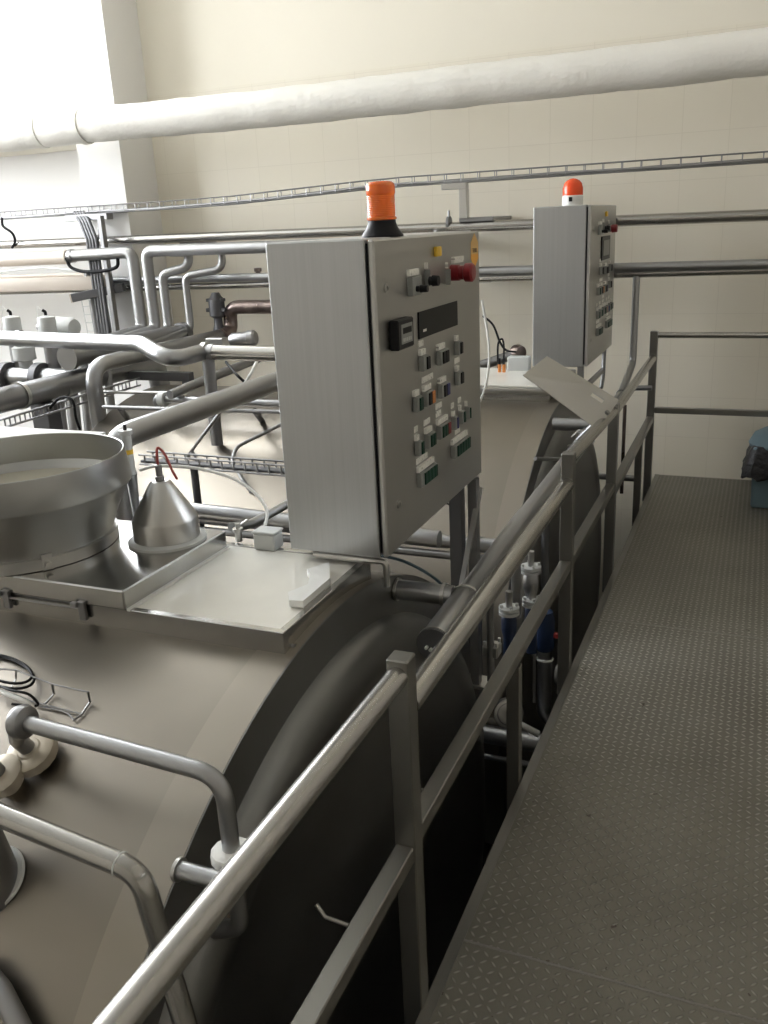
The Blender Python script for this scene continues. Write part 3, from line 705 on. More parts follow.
# union disc
c = HT(32, 752, TR + .03)
def radial(p, dy=0): return V(0, p.y - TY - dy, p.z - TZ).normalized()
rd = radial(c)
un = thing('union_joint', c, 'pale round pipe union on a short neck at the left edge of the near vat', 'fitting')
MB().lathe(c - rd * .05, [(.030, 0), (.030, .03), (.058, .034), (.060, .036), (.060, .062), (.054, .066), (.030, .066), (.026, .07)], rd, 16, smooth=False).build('union_nut', 'union', un)
MB().tube([c + rd * .01, c + rd * .055 + V(-.01, 0, 0), HY(15, 722, Y2)], .019, bend=.02, seg=18).build('neck_pipe', 'dull', un)
c = HT(2, 776, TR + .04)
u2 = thing('union_joint', c, 'pale round pipe union lowest at the left edge, partly out of view', 'fitting')
MB().lathe(c - rd * .05, [(.030, 0), (.030, .03), (.050, .034), (.052, .036), (.052, .062), (.045, .066), (.026, .07)], rd, 16, smooth=False).build('union_nut', 'union', u2)
MB().tube([c + rd * .01, c + rd * .06, c + V(-.2, .02, .09)], .019, bend=.02, seg=18).build('neck_pipe', 'dull', u2)
c = HT(-2, 878)
o = MB(); o.lathe(c - V(0, 0, .12), [(.062, 0), (.058, .11), (.044, .30), (.042, .34)], V(0, -.10, 1), 40)
cn = thing('cone_nozzle', c, 'dark tapered upright nozzle on the near vat at the left edge', 'nozzle')
o.build('nozzle', 'dull', cn)
MB().lathe(c + radial(c) * .002, [(.062, 0), (.069, .001), (.066, .006), (.06, .006)], radial(c), 40).build('weld_ring', 'lightgrey', cn)
# wire cradle with coiled cable
wc = thing('wire_cradle', HT(50, 700), 'small bent wire cradle lying on the near vat', 'wire holder')
def W(px, py, h=.0): return HT(px, py, TR + .006 + h)
k = MB(); rw = .0022
k.tube([W(0, 669, .03), W(16, 670, .03), W(52, 684, .03), W(88, 692, .03)], rw, seg=6)
k.tube([W(0, 690), W(38, 703), W(82, 714)], rw, seg=6)
k.tube([W(36, 705), W(62, 711), W(70, 714)], rw, seg=6)
k.tube([W(16, 670, .03), W(16, 679), W(10, 690)], rw, seg=6)
k.tube([W(52, 684, .03), W(54, 694), W(45, 704)], rw * 1.3, seg=6)
k.tube([W(88, 692, .03), W(90, 702), W(82, 714)], rw * 1.3, seg=6)
k.tube([W(68, 713), W(74, 720), W(82, 714)], rw * 1.3, seg=6)
k.build('wire', 'dull', wc)
k = MB()
for (cx_, cy_, ax_, bx_, rr_) in ((4, 669, 28, 13, .0038), (2, 672, 32, 15, .0038)):
    pts = []
    for j in range(28):
        a = 2 * PI * j / 28; pts.append(HT(cx_ + ax_ * math.cos(a), cy_ + bx_ * math.sin(a) + .22 * ax_ * math.cos(a), TR + .018 + .012 * math.sin(a)))
    k.tube(pts, rr_, seg=8, closed=True)
o = k.build('coiled_cable', 'cable'); tag(o, 'black cable coiled in loops on the near vat at the left edge', 'cable')
o = MB().tube(bez([W(-5, 690, .02), W(14, 697, .03), W(28, 703, .03), W(36, 708, .01)]), .006, seg=8).build('pale_strap', 'white'); tag(o, 'pale flat strap beside the black coiled cable', 'strap')
o = MB().tube(bez([W(-5, 684, .03), W(10, 690, .05), W(28, 694, .05), W(38, 704, .02), W(30, 706, .02), W(12, 704, .02)]), .0035, seg=8).build('cable_end', 'cable'); tag(o, 'black cable end looping below the coil over the pale strap', 'cable')
o = MB().tube([HT(-20, 965, TR + .03), HT(2, 992, TR + .03), HT(26, 1040, TR + .03)], .022, bend=.05, seg=18).build('corner_pipe', 'dull'); tag(o, 'short dull pipe cutting the bottom left corner, lying on the near vat', 'pipe')
# ------------------------------------------------------------------ pipework on and behind the far vat
def ypipe(name, X, z, ya, yb, r, label, m_='pipe', extra_a=None, extra_b=None, group='long pipes over the vats', bend=.12):
    pts = ([] if extra_a is None else [extra_a]) + [(X, ya, z), (X, yb, z)] + ([] if extra_b is None else [extra_b])
    o = MB().tube(pts, r, bend=bend, seg=24).build(name, m_); return tag(o, label, 'pipe', group)
a = HZ(128, 434, 1.13); b = HZ(279, 381, 1.13)
ypipe('product_pipe', (a.x + b.x) / 2, 1.13, 2.75, 4.95, .052, 'thick pipe sloping up from behind the bowl to the cabinet', extra_a=((a.x + b.x) / 2, 2.75, .70), extra_b=((a.x + b.x) / 2, 4.95, .88))
X1 = HZ(94, 377, .98).x
p1 = thing('manifold_pipe', (X1, 4, .98), 'thick dark pipe entering from the left edge above the bowl, passing behind the elbow pipe', 'pipe', 'long pipes over the vats')
MB().tube([(X1, 2.4, .98), (X1, 5.6, .98), (X1, 5.7, .3)], .078, bend=.12, seg=28).build('main_pipe', 'dull', p1)
ringon('flange', (X1, 4.2, .98), (0, 1, 0), .088, .03, 'steel', p1)
X3 = HZ(160, 350, 1.12).x; YE = HX(98, 412, X3).y
tag(MB().tube([V(X3, YE, .45), V(X3, YE, 1.12), V(X3, 6.1, 1.12)], .052, bend=.15, seg=24, n=10).build('elbow_pipe', 'pipe'), 'pipe bending up from the far vat then running away to the wall', 'pipe', 'long pipes over the vats')
a = HZ(0, 338, 1.32); b = HZ(142, 344, 1.32); c = HZ(170, 361, 1.25); jn = HZ(203, 352, 1.25)
sp_ = thing('swan_neck_pipe', (a.x, a.y, 1.3), 'bright pipe crossing in front of the valves, bending down and turning behind the cabinet', 'pipe', 'long pipes over the vats')
MB().tube([V(a.x - 1.2, a.y + .06, 1.32), a, b, c, jn, V(jn.x + .08, jn.y, 1.25)], .047, bend=.16, seg=24, n=10).build('pipe', 'pipe', sp_)
MB().tube([V(jn.x - .01, jn.y, 1.25), (-1.75, jn.y, 1.235)], .044, seg=24).build('branch', 'rail', sp_)
ringon('clamp_ring', HZ(20, 338.5, 1.32), (1, 0, 0), .053, .03, 'dull', sp_)
ringon('flange', (jn.x + .02, jn.y, 1.25), (1, 0, 0), .058, .03, 'steel', sp_)
MB().tube([(jn.x + .03, jn.y, 1.22), (jn.x + .03, jn.y, .70)], .036, seg=20).build('valve_body', 'dull', sp_)
X4 = HZ(150, 340, 1.15).x
o = MB().tube([(X4, 4.68, 1.15), (X4, 5.98, 1.15)], .07, seg=28); o.cyl((X4, 4.66, 1.15), (X4, 4.70, 1.15), .085, seg=28); o.cyl((X4, 5.95, 1.15), (X4, 6.02, 1.15), .085, seg=28)
tag(o.build('header_pipe', 'dull'), 'thick dark pipe with a flanged end under the drop pipes by the tiled wall', 'pipe', 'long pipes over the vats')
# brown pipe with elbow + valve at wall
b0 = HY(232, 335, 6.2); 
bp_ = thing('brown_pipe', b0, 'brownish bent pipe below the wall pipes left of the near cabinet', 'pipe')
MB().tube([V(b0.x, 6.05, 1.12), V(b0.x, 6.2, 1.14), V(b0.x, 6.2, HY(228, 307, 6.2).z), V(-2.3, 6.2, HY(240, 308, 6.2).z)], .055, bend=.10, seg=20).build('pipe', 'brown', bp_)
c = HY(218, 318, 6.15)
dv_ = thing('dark_valve', c, 'dark bolted valve standing on the thick pipe end', 'valve')
MB().lathe(c, [(.05, -.10), (.035, -.05), (.035, 0), (.065, .02), (.065, .15), (.045, .17), (.03, .20), (0, .2)], seg=16).build('body', 'dark', dv_)
MB().box(c.x - .09, c.x + .09, c.y - .03, c.y + .03, c.z + .05, c.z + .08, .004).box(c.x - .08, c.x + .07, c.y - .03, c.y + .03, c.z + .13, c.z + .155, .004).build('flange', 'dark', dv_)
# motor and lever near junction
c = HY(243, 339, 5.65);
mo = thing('actuator_motor', c, 'horizontal dark actuator cylinder behind the manifold branch', 'motor')
MB().lathe(c, [(.0, -.10), (.04, -.10), (.052, -.08), (.052, .04), (.058, .045), (.058, .09), (.045, .105), (0, .105)], V(1, .15, .08), 28).build('housing', 'dull', mo)
MB().box(c.x - .30, c.x - .15, c.y - .05, c.y + .04, c.z - .07, c.z + .01, .006).build('bracket', 'steel', mo)
# valve cluster at the far left
VY = 4.85
vp = HY(25, 377, VY)
o = MB().tube([(vp.x - 1.2, VY, vp.z), (vp.x + .42, VY, vp.z)], .068, seg=24)
vb = thing('valve_manifold', vp, 'short stainless manifold pipe with dark flanges below the twin actuators', 'pipe')
o.build('pipe', 'pipe', vb)
for px in (8, 41): q = HY(px, 377, VY); ringon('flange', (q.x, VY, vp.z), (1, 0, 0), .105, .06, 'dark', vb)
q = HY(66, 375, VY - .1); MB().tube([(vp.x + .30, VY, vp.z), (vp.x + .52, VY, vp.z), (vp.x + .60, VY - .3, vp.z - .02)], .066, bend=.08, seg=20).build('elbow', 'dull', vb)
for px, lb in ((11, 'grey actuator cylinder on the manifold, the left of two'), (46, 'grey actuator cylinder on the manifold, the right of two')):
    tpz = HY(px, 317, VY + .1); c = V(tpz.x, VY + .1, tpz.z)
    t = thing('valve_actuator', (c.x, c.y, vp.z), lb, 'valve', 'valve actuators at the left')
    MB().lathe(c, [(.058, -.16), (.062, -.15), (.062, -.008), (.058, 0), (.012, .012), (0, .012)], seg=28).build('cap', 'lightgrey', t)
    MB().tube([c + V(0, 0, .012), c + V(0, 0, .035), c + V(-.015, -.01, .05)], .011, bend=.01, seg=10).build('air_fitting', 'black', t)
    MB().tube([c - V(0, 0, .17), V(c.x, c.y, vp.z + .02)], .05, seg=16).build('yoke', 'dull', t)
    MB().tube(bez([c + V(-.02, -.01, .05), c + V(-.07, 0, .07), c + V(-.10, .02, -.02), c + V(-.11, .02, -.12)]), .004, seg=6).build('air_hose', 'cablew', t)
c = HY(27, 370, VY + .1); t = thing('valve_actuator', c, 'squat grey actuator body between the two taller ones', 'valve', 'valve actuators at the left')
MB().lathe(V(c.x, VY + .1, vp.z), [(.05, .0), (.05, .10), (.08, .11), (.08, .20), (.06, .21), (.06, .27), (0, .27)], seg=24).build('body', 'lightgrey', t)
c = HY(62, 327, 5.2); t = thing('drive_motor', c, 'horizontal grey drive motor beside the right actuator', 'motor')
MB().lathe(c, [(.0, -.10), (.075, -.10), (.075, .09), (.06, .13), (.02, .14), (0, .14)], V(1, -.1, -.03), 28).build('housing', 'lightgrey', t)
MB().cyl(c - V(.22, 0, 0), c - V(.10, 0, 0), .03, seg=14).build('shaft_cover', 'dull', t)
# stand post and beam under the manifold
q = HX(46, 412, X1)
st = thing('pipe_stand', (q.x, q.y, ZF), 'dark steel stand post carrying the left pipes', 'stand')
MB().box(q.x - .07, q.x + .07, q.y - .06, q.y + .06, ZF, .90, .004).build('post', 'dark', st)
MB().box(q.x - 1.6, q.x + .25, q.y + .07, q.y + .13, .58, .68).build('cross_beam', 'dark', st)
q = HY(188, 378, 5.2)
st = thing('pipe_stand', (q.x, 5.2, .9), 'short dark trestle on the far vat under the manifold pipe', 'stand')
MB().box(q.x - .55, q.x + .03, 5.17, 5.23, q.z - .02, q.z + .04).build('beam', 'dark', st)
MB().box(q.x - .03, q.x + .03, 5.165, 5.235, .86, q.z - .02).build('leg', 'dark', st)
# thin pipes on the far vat
def tubething(name, pts, r, m_, label, cat='pipe', bend=0.0, group=None, seg=12, smooth=False):
    o = MB().tube(bez(pts) if smooth else pts, r, bend=bend, seg=seg).build(name, m_); return tag(o, label, cat, group)
yy = 4.55
a = HY(162, 399, yy); b = HY(290, 404, yy)
t = thing('instrument_pipe', a, 'thin bright pipe with round end cap and down elbow across the far vat', 'pipe')
MB().tube([HY(163, 413, yy), HY(155, 402, yy), HY(158, 396, yy), a + V(.06, 0, 0)], .02, bend=.04, seg=14).build('elbow', 'dull', t)
MB().tube([a, b], .022, seg=16).build('pipe', 'pipe', t)
MB().lathe(a, [(.0, -.015), (.045, -.015), (.045, .03), (0, .03)], (1, 0, 0), 20).build('end_cap', 'lightgrey', t)
yy = 4.35
tubething('conduit', [HY(103, 407, yy), HY(200, 410, yy), HY(290, 412, yy)], .012, 'dull', 'thin dark conduit crossing the top of the far vat')
for i, (px, py, qx, qy) in enumerate(((120, 408, 127, 418), (255, 411, 262, 421))):
    if i == 0: cdt = bpy.data.objects['conduit']
    a = HY(px, py, 4.35); b = HT(qx, qy, TR - .01, DY); MB().tube([a, b], .018, seg=12).build('foot', 'dark', cdt)
a, b = HY(222, 410, 4.2), HT(187, 457, TR, DY)
t = thing('prop_rod', b, 'thin steel rod with forked foot slanting over the far vat', 'rod')
MB().tube([a, b], .010, seg=10).build('rod', 'dull', t)
MB().tube([b, HT(193, 452, TR + .04, DY), HT(197, 460, TR, DY)], .009, seg=8).build('foot', 'dull', t)
tubething('bent_rod', [HT(300, 415, TR + .10, DY), HT(236, 447, TR + .08, DY), HT(232, 462, TR + .05, DY), HT(243, 480, TR + .03, DY), HT(251, 492, TR + .01, DY)], .011, 'dull', 'bent steel rod lying over the far vat beside the cabinet', 'rod', bend=.08)
tubething('sloping_conduit', [HZ(170, 395, .96), HZ(205, 380, 1.0), HZ(275, 352, 1.05)], .03, 'dull', 'dark pipe sloping low over the far vat top', 'pipe')
tubething('long_rod', [HY(100, 392, 4.6), HY(182, 393, 4.6)], .010, 'steel', 'thin horizontal rod left of the round end cap', 'rod')
# wire cable tray in front of the far vat
def cross(t, pts, w, h, r, m_):
    p = pts[0]; o = MB().tube([p + V(0, 0, h), p, p + V(0, w, 0), p + V(0, w, h)], r, seg=6).build('cross_wire', m_, t)
    for q in pts[1:]:
        c = o.copy(); COL.objects.link(c); c.parent = t; c.location = Vector(q) - p
def wire_tray(pf, n, h, label, m_='dull', name='wire_tray', w=.07, r=.006):
    t = thing(name, pf(0), label, 'cable tray', 'wire cable trays')
    rails = MB()
    for (dy_, dz_) in ((0, h), (0, 0), (w, 0), (w, h)): rails.tube([pf(s / 8) + V(0, dy_, dz_) for s in range(9)], r, seg=6)
    rails.build('side_wires', m_, t)
    cross(t, [pf((i + .5) / n) for i in range(n)], w, h, r * .8, m_); return t
A1 = HY(140, 464, 3.55); B1 = HY(300, 477, 3.55)
wire_tray(lambda s: A1.lerp(B1, s), 14, .05, 'wire cable tray with black cables between the vats behind the cone')
k = MB()
for j in range(3): k.tube([A1 + V(0, .015 + .02 * j, .012), A1.lerp(B1, .5) + V(0, .02 + .015 * j, .012), B1 + V(0, .02 * j + .01, .014)], .009, seg=8)
tag(k.build('tray_cables', 'dark'), 'dark cables lying in the wire tray between the vats', 'cable')
tubething('tray_post', [(-2.6, 3.59, HY(250, 473, 3.55).z), (-2.6, 3.59, ZF)], .02, 'dark', 'dark slim post under the wire tray between the vats', 'post')
# service pipes in the gap
a = HX(396, 536, -1.3)
g1 = thing('gap_pipe', (-1.0, 3.42, .6), 'pair of dark pipes crossing between the vats under the near cabinet', 'pipe')
a = HY(430, 540, 3.42); zt = a.z
MB().tube([(-3.6, 3.42, zt), (-.98, 3.42, zt)], .030, seg=16).build('upper_pipe', 'dull', g1)
MB().tube([(-3.6, 3.40, zt - .055), (-.98, 3.40, zt - .055)], .018, seg=14).build('lower_pipe', 'dull', g1)
ringon('clamp_ring', (-1.05, 3.42, zt), (1, 0, 0), .036, .02, 'pipe', g1)
MB().tube([(-1.05, 3.42, zt), (-.84, 3.42, zt)], .033, seg=16).build('end_piece', 'pipe', g1)
a = HY(250, 515, 3.2)
tubething('cream_pipe', [(-3.4, 3.2, a.z + .02), (-1.15, 3.2, a.z - .03)], .036, 'pipe', 'horizontal pipe between the vats seen right of the cone')
# cables under cabinet
tubething('loose_cable', [HY(330, 542, 2.6), HY(360, 552, 2.5), HY(400, 560, 2.45), HY(430, 575, 2.5), HY(445, 588, 2.6)], .005, 'cableg', 'blue grey cable hanging below the near cabinet', 'cable', smooth=True)
tubething('loose_cable', [HY(440, 500, 3.2), HY(455, 508, 3.2), HY(463, 520, 3.2)], .004, 'cable', 'thin black cable arching below the far corner of the near cabinet', 'cable', smooth=True)
tubething('loose_cable', [HY(482, 300, 4.4), HY(489, 345, 4.4), HY(487, 380, 4.4), HY(480, 402, 4.4)], .006, 'cablew', 'thin white cable hanging behind the near cabinet edge', 'cable', smooth=True)
tubething('loose_cable', [HY(483, 316, 5.6), HY(493, 325, 5.6), HY(500, 342, 5.6), HY(506, 350, 5.6), HY(516, 352, 5.6)], .007, 'cable', 'black cable arching down between the two cabinets', 'cable', smooth=True)
tubething('loose_cable', [HY(498, 368, 5.5), HY(498, 345, 5.5), HY(502, 339, 5.5), HY(504, 348, 5.5), HY(503, 366, 5.5)], .006, 'cable', 'small black cable loop above the orange connectors', 'cable', smooth=True)
for px, sd in ((499.5, 'left'), (504, 'right')):
    c = HY(px, 366, 5.50)
    t = thing('cable_connector', c, '%s orange cable connector standing on the far hatch' % sd, 'connector', 'orange connectors')
    MB().cyl(V(c.x, c.y, .967), V(c.x, c.y, c.z + .01), .011, seg=12).build('body', 'orangeb', t)
    MB().cyl(V(c.x, c.y, c.z + .01), V(c.x, c.y, c.z + .05), .007, seg=10).build('stem', 'black', t)
c = HY(519, 364, 5.6); tag(MB().box(c.x - .07, c.x + .07, 5.57, 5.64, .9, c.z + .05, .005).build('terminal_box', 'lightgrey'), 'grey terminal box behind the hatch of the far vat', 'junction box')
c = HY(518, 353, 6.0)
t = thing('round_handle_valve', c, 'small round valve between the two cabinets', 'valve')
MB().lathe(c, [(0, -.03), (.055, -.03), (.06, 0), (.05, .03), (0, .035)], (1, -.6, 0), 20).build('cap', 'brown', t)
MB().tube([c, HY(480, 366, 5.9)], .035, seg=14).build('pipe', 'dull', t)
MB().tube([(c.x, c.y, c.z), (c.x, c.y, .7)], .02, seg=12).build('stem', 'dull', t)

# ------------------------------------------------------------------ back wall services
YP = 6.27
def hz(px, py, Y=YP): return HY(px, py, Y)
# lagged pipe
YL = 6.06
a, b, c, d = hz(0, 118, YL), hz(110, 122, YL), hz(384, 101, YL), hz(768, 51, YL)
a, b, c = HY(110, 124, YL), HY(384, 96, YL), HY(768, 51, YL)
def lagz(x): return c.z + (x - c.x) * (c.z - b.z) / (c.x - b.x) if x > b.x else b.z + (x - b.x) * (b.z - a.z) / (b.x - a.x)
zl = 2.76
k = MB(); pts = []; rs = []
x = XL + .05
while x < XR - .02:
    pts.append(V(x, YL + random.uniform(-.004, .004), lagz(x) + random.uniform(-.003, .003) + .004 * math.sin(x * 2.3))); rs.append(.126 + random.uniform(-.003, .003)); x += .11
k.tube(pts, rs, seg=32)
lg = thing('lagged_pipe', (-3, YL, zl), 'big white wrapped insulated pipe running along the back wall', 'pipe')
k.build('insulation', 'lag', lg)
for px in (42, 85):
    q = hz(px, 135, YL); ringon('joint_band', (q.x, YL, lagz(q.x)), (1, .06, .1), .132, .04, 'lag', lg, 32)
for x in (-5.3, -2.6, .2): MB().box(x - .02, x + .02, YL, WY, lagz(x) + .04, lagz(x) + .08).build('bracket', 'dull', lg)
# cable tray on the wall
def trayf(s):
    X_ = XL + .3 + (XR - .05 - XL - .3) * s
    return V(X_, 6.24, 2.105 + (.055 if X_ > -2.6 else max(0, (X_ + 4) / 1.4) * .055 if X_ > -4 else 0))
t = thing('wall_cable_tray', trayf(.5), 'long wire cable tray with cables running along the tiled wall', 'cable tray', 'wire cable trays')
k = MB(); N = 90
for (dy_, dz_, r_) in ((0, .06, .004), (0, 0, .005), (.05, 0, .005), (.05, .06, .004)): k.tube([trayf(i / 30) + V(0, dy_, dz_) for i in range(31)], r_, seg=6)
k.build('side_wires', 'dull', t)
cross(t, [trayf((i + .5) / N) for i in range(N)], .05, .06, .0035, 'dull')
k = MB()
for j in range(4): k.tube([trayf(i / 30) + V(0, .010 + .010 * j, .012 + .004 * math.sin(i * 1.7 + j)) for i in range(31)], .011, seg=8)
k.build('cable_bundle', 'dull', t)
# tray brackets: arm, hanger, foot
for (px, py, qx, qy, lb) in ((447, 188, 466, 214, 'grey steel bracket holding the cable tray above the near cabinet'),):
    a = hz(443, 188, 6.24); 
    t = thing('tray_bracket', a, lb, 'bracket', 'cable tray brackets')
    x1 = hz(468, 188, 6.24).x; xb_ = hz(496, 213, 6.32).x
    MB().box(a.x, x1, 6.20, 6.26, 2.115, 2.155, .003).build('arm', 'steel', t)
    MB().box(x1 - .055, x1, 6.20, 6.27, 1.92, 2.115, .003).build('hanger', 'steel', t)
    MB().box(x1 - .07, xb_, 6.24, WY, 1.895, 1.925, .003).build('foot', 'dull', t)
a = hz(64, 213, 6.12)
t = thing('tray_bracket', a, 'grey steel bracket with curved cables dropping beside the pillar', 'bracket', 'cable tray brackets')
MB().box(a.x - .02, a.x + .42, 6.14, 6.22, 2.05, 2.10, .003).build('arm', 'dull', t)
MB().box(a.x + .38, a.x + .42, 6.06, 6.11, 1.0, 2.08, .003).build('hanger', 'dull', t)
for j in range(4):
    p = a + V(.06 + .03 * j, .08, 0)
    MB().tube([V(p.x, 6.18, 2.12), V(p.x + .10, 6.12, 2.04), V(p.x + .17, 6.09, 1.90), V(p.x + .18, 6.07, .95)], .016, bend=.08, seg=8).build('drop_cable', 'dark', t)
def wallpipe(px0, py0, px1, py1, Y, r, m_, name, label, group='straight wall pipes', xmin=None, xmax=None):
    a, b = hz(px0, py0, Y), hz(px1, py1, Y); d = (b - a) / (b.x - a.x)
    xa = a.x if xmin is None else xmin; xb = b.x if xmax is None else xmax
    return tag(MB().tube([a + d * (xa - a.x), a + d * (xb - a.x)], r, seg=20).build(name, m_), label, 'pipe', group)
o = wallpipe(0, 245, 768, 215, 6.27, .036, 'rail', 'wall_pipe', 'upper shiny pipe along the tiled wall behind both cabinets', xmin=XL + .05, xmax=XR - .02)
for px, py in ((449, 223), (100, 240)):
    q = hz(px, py, 6.27); ringon('clip', q - parent_world(None), (1, 0, 0), .045, .02, 'dull', None) if False else None
    t = MB(); t.lathe(q - V(.01, 0, 0), [(.034, 0), (.046, 0), (.046, .02), (.034, .02)], (1, 0, 0), 20); t.cyl(q + V(0, 0, .04), q + V(0, 0, .085), .008, seg=8)
    tag(t.build('pipe_clip', 'dull'), 'small pipe clip on the upper wall pipe %s' % ('right of the amber lamp' if px > 300 else 'left of the pillar edge'), 'clip', 'pipe clips')
wallpipe(0, 292, 768, 270, 6.27, .026, 'rail', 'wall_pipe', 'lower thin shiny pipe along the tiled wall, below its twin', xmin=XL + .05, xmax=XR - .02)
a = hz(105, 283, 6.32); b = hz(768, 264, 6.32)
wallpipe(105, 281, 768, 264, 6.25, .032, 'pipe', 'wall_pipe', 'lower shiny pipe just above its thin twin on the tiled wall', xmax=XR - .02)
# beige clad pipes ending in a block at left
q = hz(102, 279, 6.20)
t = thing('clad_pipe', q, 'beige clad square duct ending left of the drop pipes', 'duct')
MB().box(XL + .05, q.x, 6.12, 6.29, q.z - .085, q.z + .03, .012, 2).build('cladding', 'beige', t)
MB().box(XL + .05, q.x - .12, 6.14, 6.26, q.z + .03, q.z + .055, .008).build('cladding', 'beige', t)
MB().box(q.x - .04, q.x + .02, 6.11, 6.30, q.z - .09, q.z + .02, .02, 2).build('end_cap', 'beige', t)
a = hz(68, 257, 6.20); b = hz(0, 262, 6.20)
tag(MB().tube([V(XL + .05, 6.20, b.z), V(a.x, 6.20, a.z)], .058, seg=20).build('insulated_pipe', 'beige'), 'pale insulated pipe at the left edge below the upper wall pipe', 'pipe')
# dark plate bracket
q = hz(73, 298, 6.02); r_ = hz(124, 287, 6.17)
t = thing('square_beam', q, 'dark square steel beam pointing out below the beige duct', 'beam')
MB().bar(q, r_, .07, .07, bev=.004).build('beam', 'dark', t)
MB().bar(q, q + (q - r_).normalized() * .012, .071, .071).build('end_plate', 'beige', t)
for j, px in enumerate((88, 98)):
    a = hz(px, 285, 6.14); tag(MB().tube([V(a.x, 6.16, a.z + .12), V(a.x + .03, 6.16, .85)], .035, seg=12).build('drop_conduit', 'dull'), ('left', 'right')[j] + ' grey conduit dropping behind the dark square beam', 'conduit', 'drop conduits')
k = MB(); a = hz(80, 292, 6.18); b = hz(102, 292, 6.18)
for x in (a.x, b.x): k.tube([V(x, 6.18, a.z), V(x + .03, 6.18, .9)], .004, seg=5)
for i in range(8): k.tube([V(a.x + .004 * i, 6.18, a.z - .05 - .07 * i), V(b.x + .004 * i, 6.18, a.z - .05 - .07 * i)], .004, seg=5)
tag(k.build('wire_ladder', 'lightgrey'), 'upright wire ladder tray beside the grey conduits', 'cable tray', 'wire cable trays')
# drop pipes
YD = 6.04
hdr = hz(180, 254, YD)
t = thing('drop_pipe', hz(133, 321, YD), 'leftmost of four pipes dropping below the wall pipe', 'pipe', 'drop pipes by the wall')
def low(px): p = HZ(px, 322, 1.18); return p
def drop(t, pts, r, px, run=1.05, m_='dropped'):
    last = Vector(pts[-1]); foot = V(last.x, last.y, 1.17)
    MB().tube([*pts, foot, V(last.x, last.y - run, 1.10), V(last.x, last.y - run - .05, .4)], r, bend=.075, seg=20, n=8).build('pipe', m_, t)
zt = hz(133, 252, YD).z
drop(t, [hz(70, 256, YD), V(hz(132, 252, YD).x, YD, zt)], .048, 136)
ringon('coupling', hz(72, 256, YD), (1, 0, 0), .054, .04, 'dull', t)
t = thing('drop_pipe', hz(147, 321, YD), 'second of four drop pipes, joined to the long header', 'pipe', 'drop pipes by the wall')
drop(t, [V(-2.2, WY - .005, hz(265, 248, YD).z), V(-2.2, YD, hz(265, 248, YD).z), V(hz(146, 252, YD).x, YD, hz(146, 251, YD).z)], .046, 149)
t = thing('drop_pipe', hz(163, 321, YD), 'third of four drop pipes, with a step near its top', 'pipe', 'drop pipes by the wall')
drop(t, [hz(170, 252, YD + .09), hz(189, 252, YD + .09), hz(188, 267, YD + .05), hz(162, 274, YD)], .036, 164)
t = thing('drop_pipe', hz(188, 321, YD), 'rightmost and thinnest of four drop pipes, with a long step', 'pipe', 'drop pipes by the wall')
drop(t, [hz(205, 250, YD + .09), hz(222, 250, YD + .09), hz(222, 269, YD + .05), hz(185, 276, YD)], .029, 189)
tubething('thin_line', [hz(180, 243, 6.32), hz(216, 242, 6.32), hz(222, 249, 6.32)], .008, 'dull', 'thin bent tube above the drop pipes', 'pipe', bend=.05)
tubething('hanging_cable', [hz(2, 218, 6.22), hz(3, 226, 6.20), hz(12, 233, 6.20), hz(15, 241, 6.22), hz(12, 248, 6.22)], .011, 'cable', 'black cable hanging from the wall tray at the left edge', 'cable', smooth=True)
tubething('loose_cable', [hz(0, 272, 6.02), hz(40, 268, 6.02), hz(70, 270, 6.02), hz(95, 272, 6.02)], .008, 'cablew', 'white cable lying along the beige duct', 'cable', smooth=True)
tubething('cable_sag', [hz(66, 258, 6.02), hz(72, 268, 6.02), hz(90, 272, 6.02), hz(115, 268, 6.02), hz(118, 258, 6.02)], .014, 'cable', 'dark cables sagging in front of the pillar', 'cable', smooth=True)
# brackets on wall
q = hz(490, 279, 6.34); tag(MB().box(q.x - .10, q.x + .02, 6.30, WY, q.z - .02, q.z + .02, .003).build('pipe_support', 'dark'), 'dark pipe support under the twin wall pipes beside the near cabinet', 'bracket')
q = hz(258, 272, 6.27); tag(MB().lathe(q, [(.02, -.05), (.02, 0), (.03, .005), (.03, .03), (0, .035)], seg=14).build('pipe_plug', 'brown'), 'small dark plug on the twin wall pipes left of the near cabinet', 'fitting')
# clutter under pipes at far left
k = MB()
A2 = HY(-10, 432, 3.7); B2 = HY(130, 388, 5.0)
wire_tray(lambda s: A2.lerp(B2, s), 16, .05, 'wire cable tray sloping under the left pipes beyond the bowl', name='wire_tray', w=.12)
tubething('cable_loop', [HY(50, 408, 4.2), HY(60, 398, 4.2), HY(72, 400, 4.2), HY(76, 418, 4.2), HY(80, 430, 4.2)], .008, 'cable', 'black cable hanging in a loop by the dark stand post', 'cable', smooth=True)
tubething('cable_loop', [HZ(262, 350, 1.15), HZ(250, 375, 1.1), HZ(238, 392, 1.0), HZ(225, 405, .95)], .009, 'cablew', 'white cable hanging from the manifold branch over the far vat', 'cable', smooth=True)
tubething('cable_loop', [HZ(226, 362, 1.1), HZ(238, 376, 1.05), HZ(247, 384, .98)], .009, 'cable', 'black cable crossing below the manifold branch', 'cable', smooth=True)
# pipes in the gap behind the rail near the wall
tubething('wall_rung', [hz(628, 388, 6.28), hz(652, 388, 6.28)], .018, 'dull', 'short horizontal bar behind the corner post', 'bar')
tubething('low_pipe', [(-1.2, 6.17, .12), (-.72, 6.17, .12)], .022, 'dull', 'low horizontal pipe beside the corner post foot', 'pipe')
a = HX(625, 405, -.82); b = HX(618, 500, -.82)
tubething('brown_riser', [a, V(-.82, a.y, b.z)], .012, 'brown', 'thin brown upright tube behind the last rail section', 'pipe')

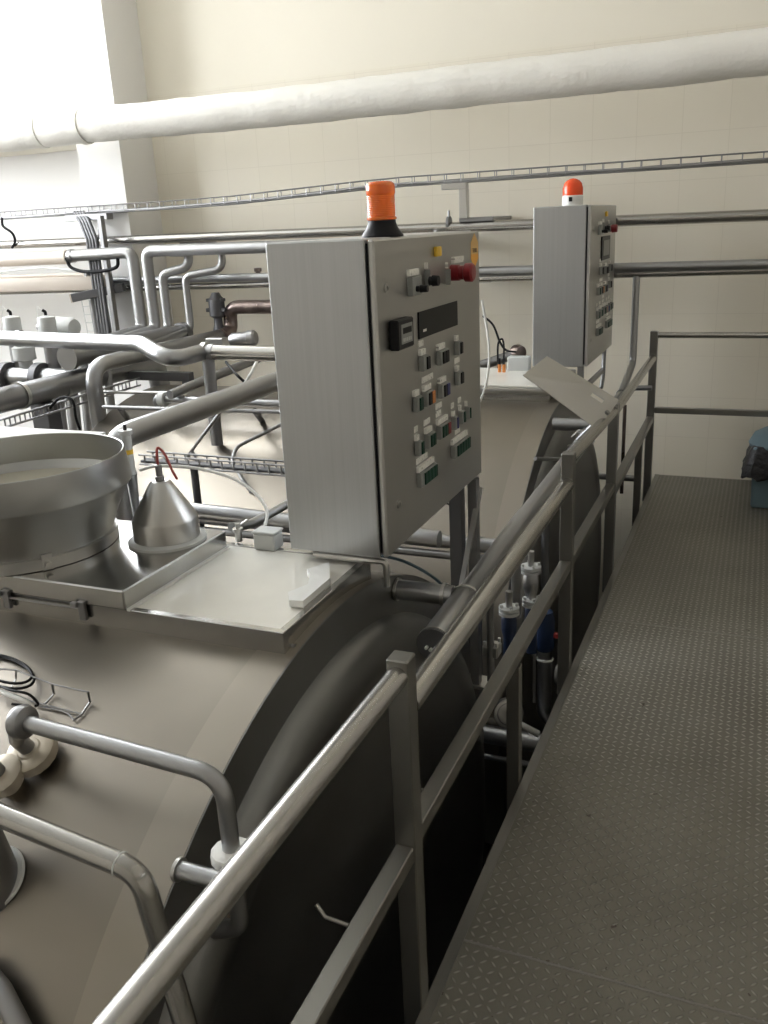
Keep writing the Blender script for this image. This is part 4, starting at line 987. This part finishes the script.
# ------------------------------------------------------------------ waste bin
c = V(.18, 6.2, 0)
t = thing('waste_bin', c, 'blue grey waste bin with black bag over its rim at the walkway end', 'bin')
k = MB(); w0, w1, hh = .155, .17, .42
k.hexa([V(c.x - w0, c.y - w0, .002), V(c.x + w0, c.y - w0, .002), V(c.x + w0, c.y + w0, .002), V(c.x - w0, c.y + w0, .002), V(c.x - w1, c.y - w1, hh), V(c.x + w1, c.y - w1, hh), V(c.x + w1, c.y + w1, hh), V(c.x - w1, c.y + w1, hh)], .02, 3)
k.build('bin_body', 'binblue', t)
k = MB(); n = 48; rings = []
for (h_, e_) in ((.215, .045), (.225, .052), (.27, .045), (.33, .03), (.40, .01), (.425, -.005)):
    R = []
    for j in range(n):
        a = 2 * PI * j / n; cs, sn_ = math.cos(a), math.sin(a); s = 1 / max(abs(cs), abs(sn_)); s = min(s, 1.28)
        rr = (w1 + e_ + .010 * math.sin(j * 2.4 + h_ * 30) * (1 if h_ < .35 else .2)) * s
        R.append(k.bm.verts.new(V(c.x + cs * rr, c.y + sn_ * rr, h_ + .012 * math.sin(j * 1.7) * (h_ < .24))))
    rings.append(R)
for A, C in zip(rings, rings[1:]):
    for j in range(n): k.bm.faces.new((A[j], A[(j + 1) % n], C[(j + 1) % n], C[j]))
k.build('black_bag', 'bag', t)
k = MB(); k.lathe(V(c.x, c.y, .42), [(.195, -.02), (.2, 0), (.17, .06), (.10, .10), (0, .11)], seg=40); k.build('lid', 'binblue', t)
k = MB(); k.lathe(V(c.x, c.y - .11, .475), [(.05, 0), (.05, .03), (0, .035)], V(0, -.5, 1), 24); k.build('lid_flap', 'grey', t)

# ------------------------------------------------------------------ daylight
w = bpy.data.worlds.new('sky'); S.world = w; w.use_nodes = True
w.node_tree.nodes['Background'].inputs[0].default_value = (.92, .955, 1.0, 1)
w.node_tree.nodes['Background'].inputs[1].default_value = 21.0
S.view_settings.view_transform = 'Standard'; S.view_settings.look = 'None'; S.view_settings.gamma = 1; S.view_settings.use_curve_mapping = False
S.view_settings.exposure = 0.2
S.cycles.use_denoising = True
S.cycles.max_bounces = 8; S.cycles.diffuse_bounces = 5; S.cycles.glossy_bounces = 5; S.cycles.transparent_max_bounces = 8
S.cycles.sample_clamp_indirect = 6
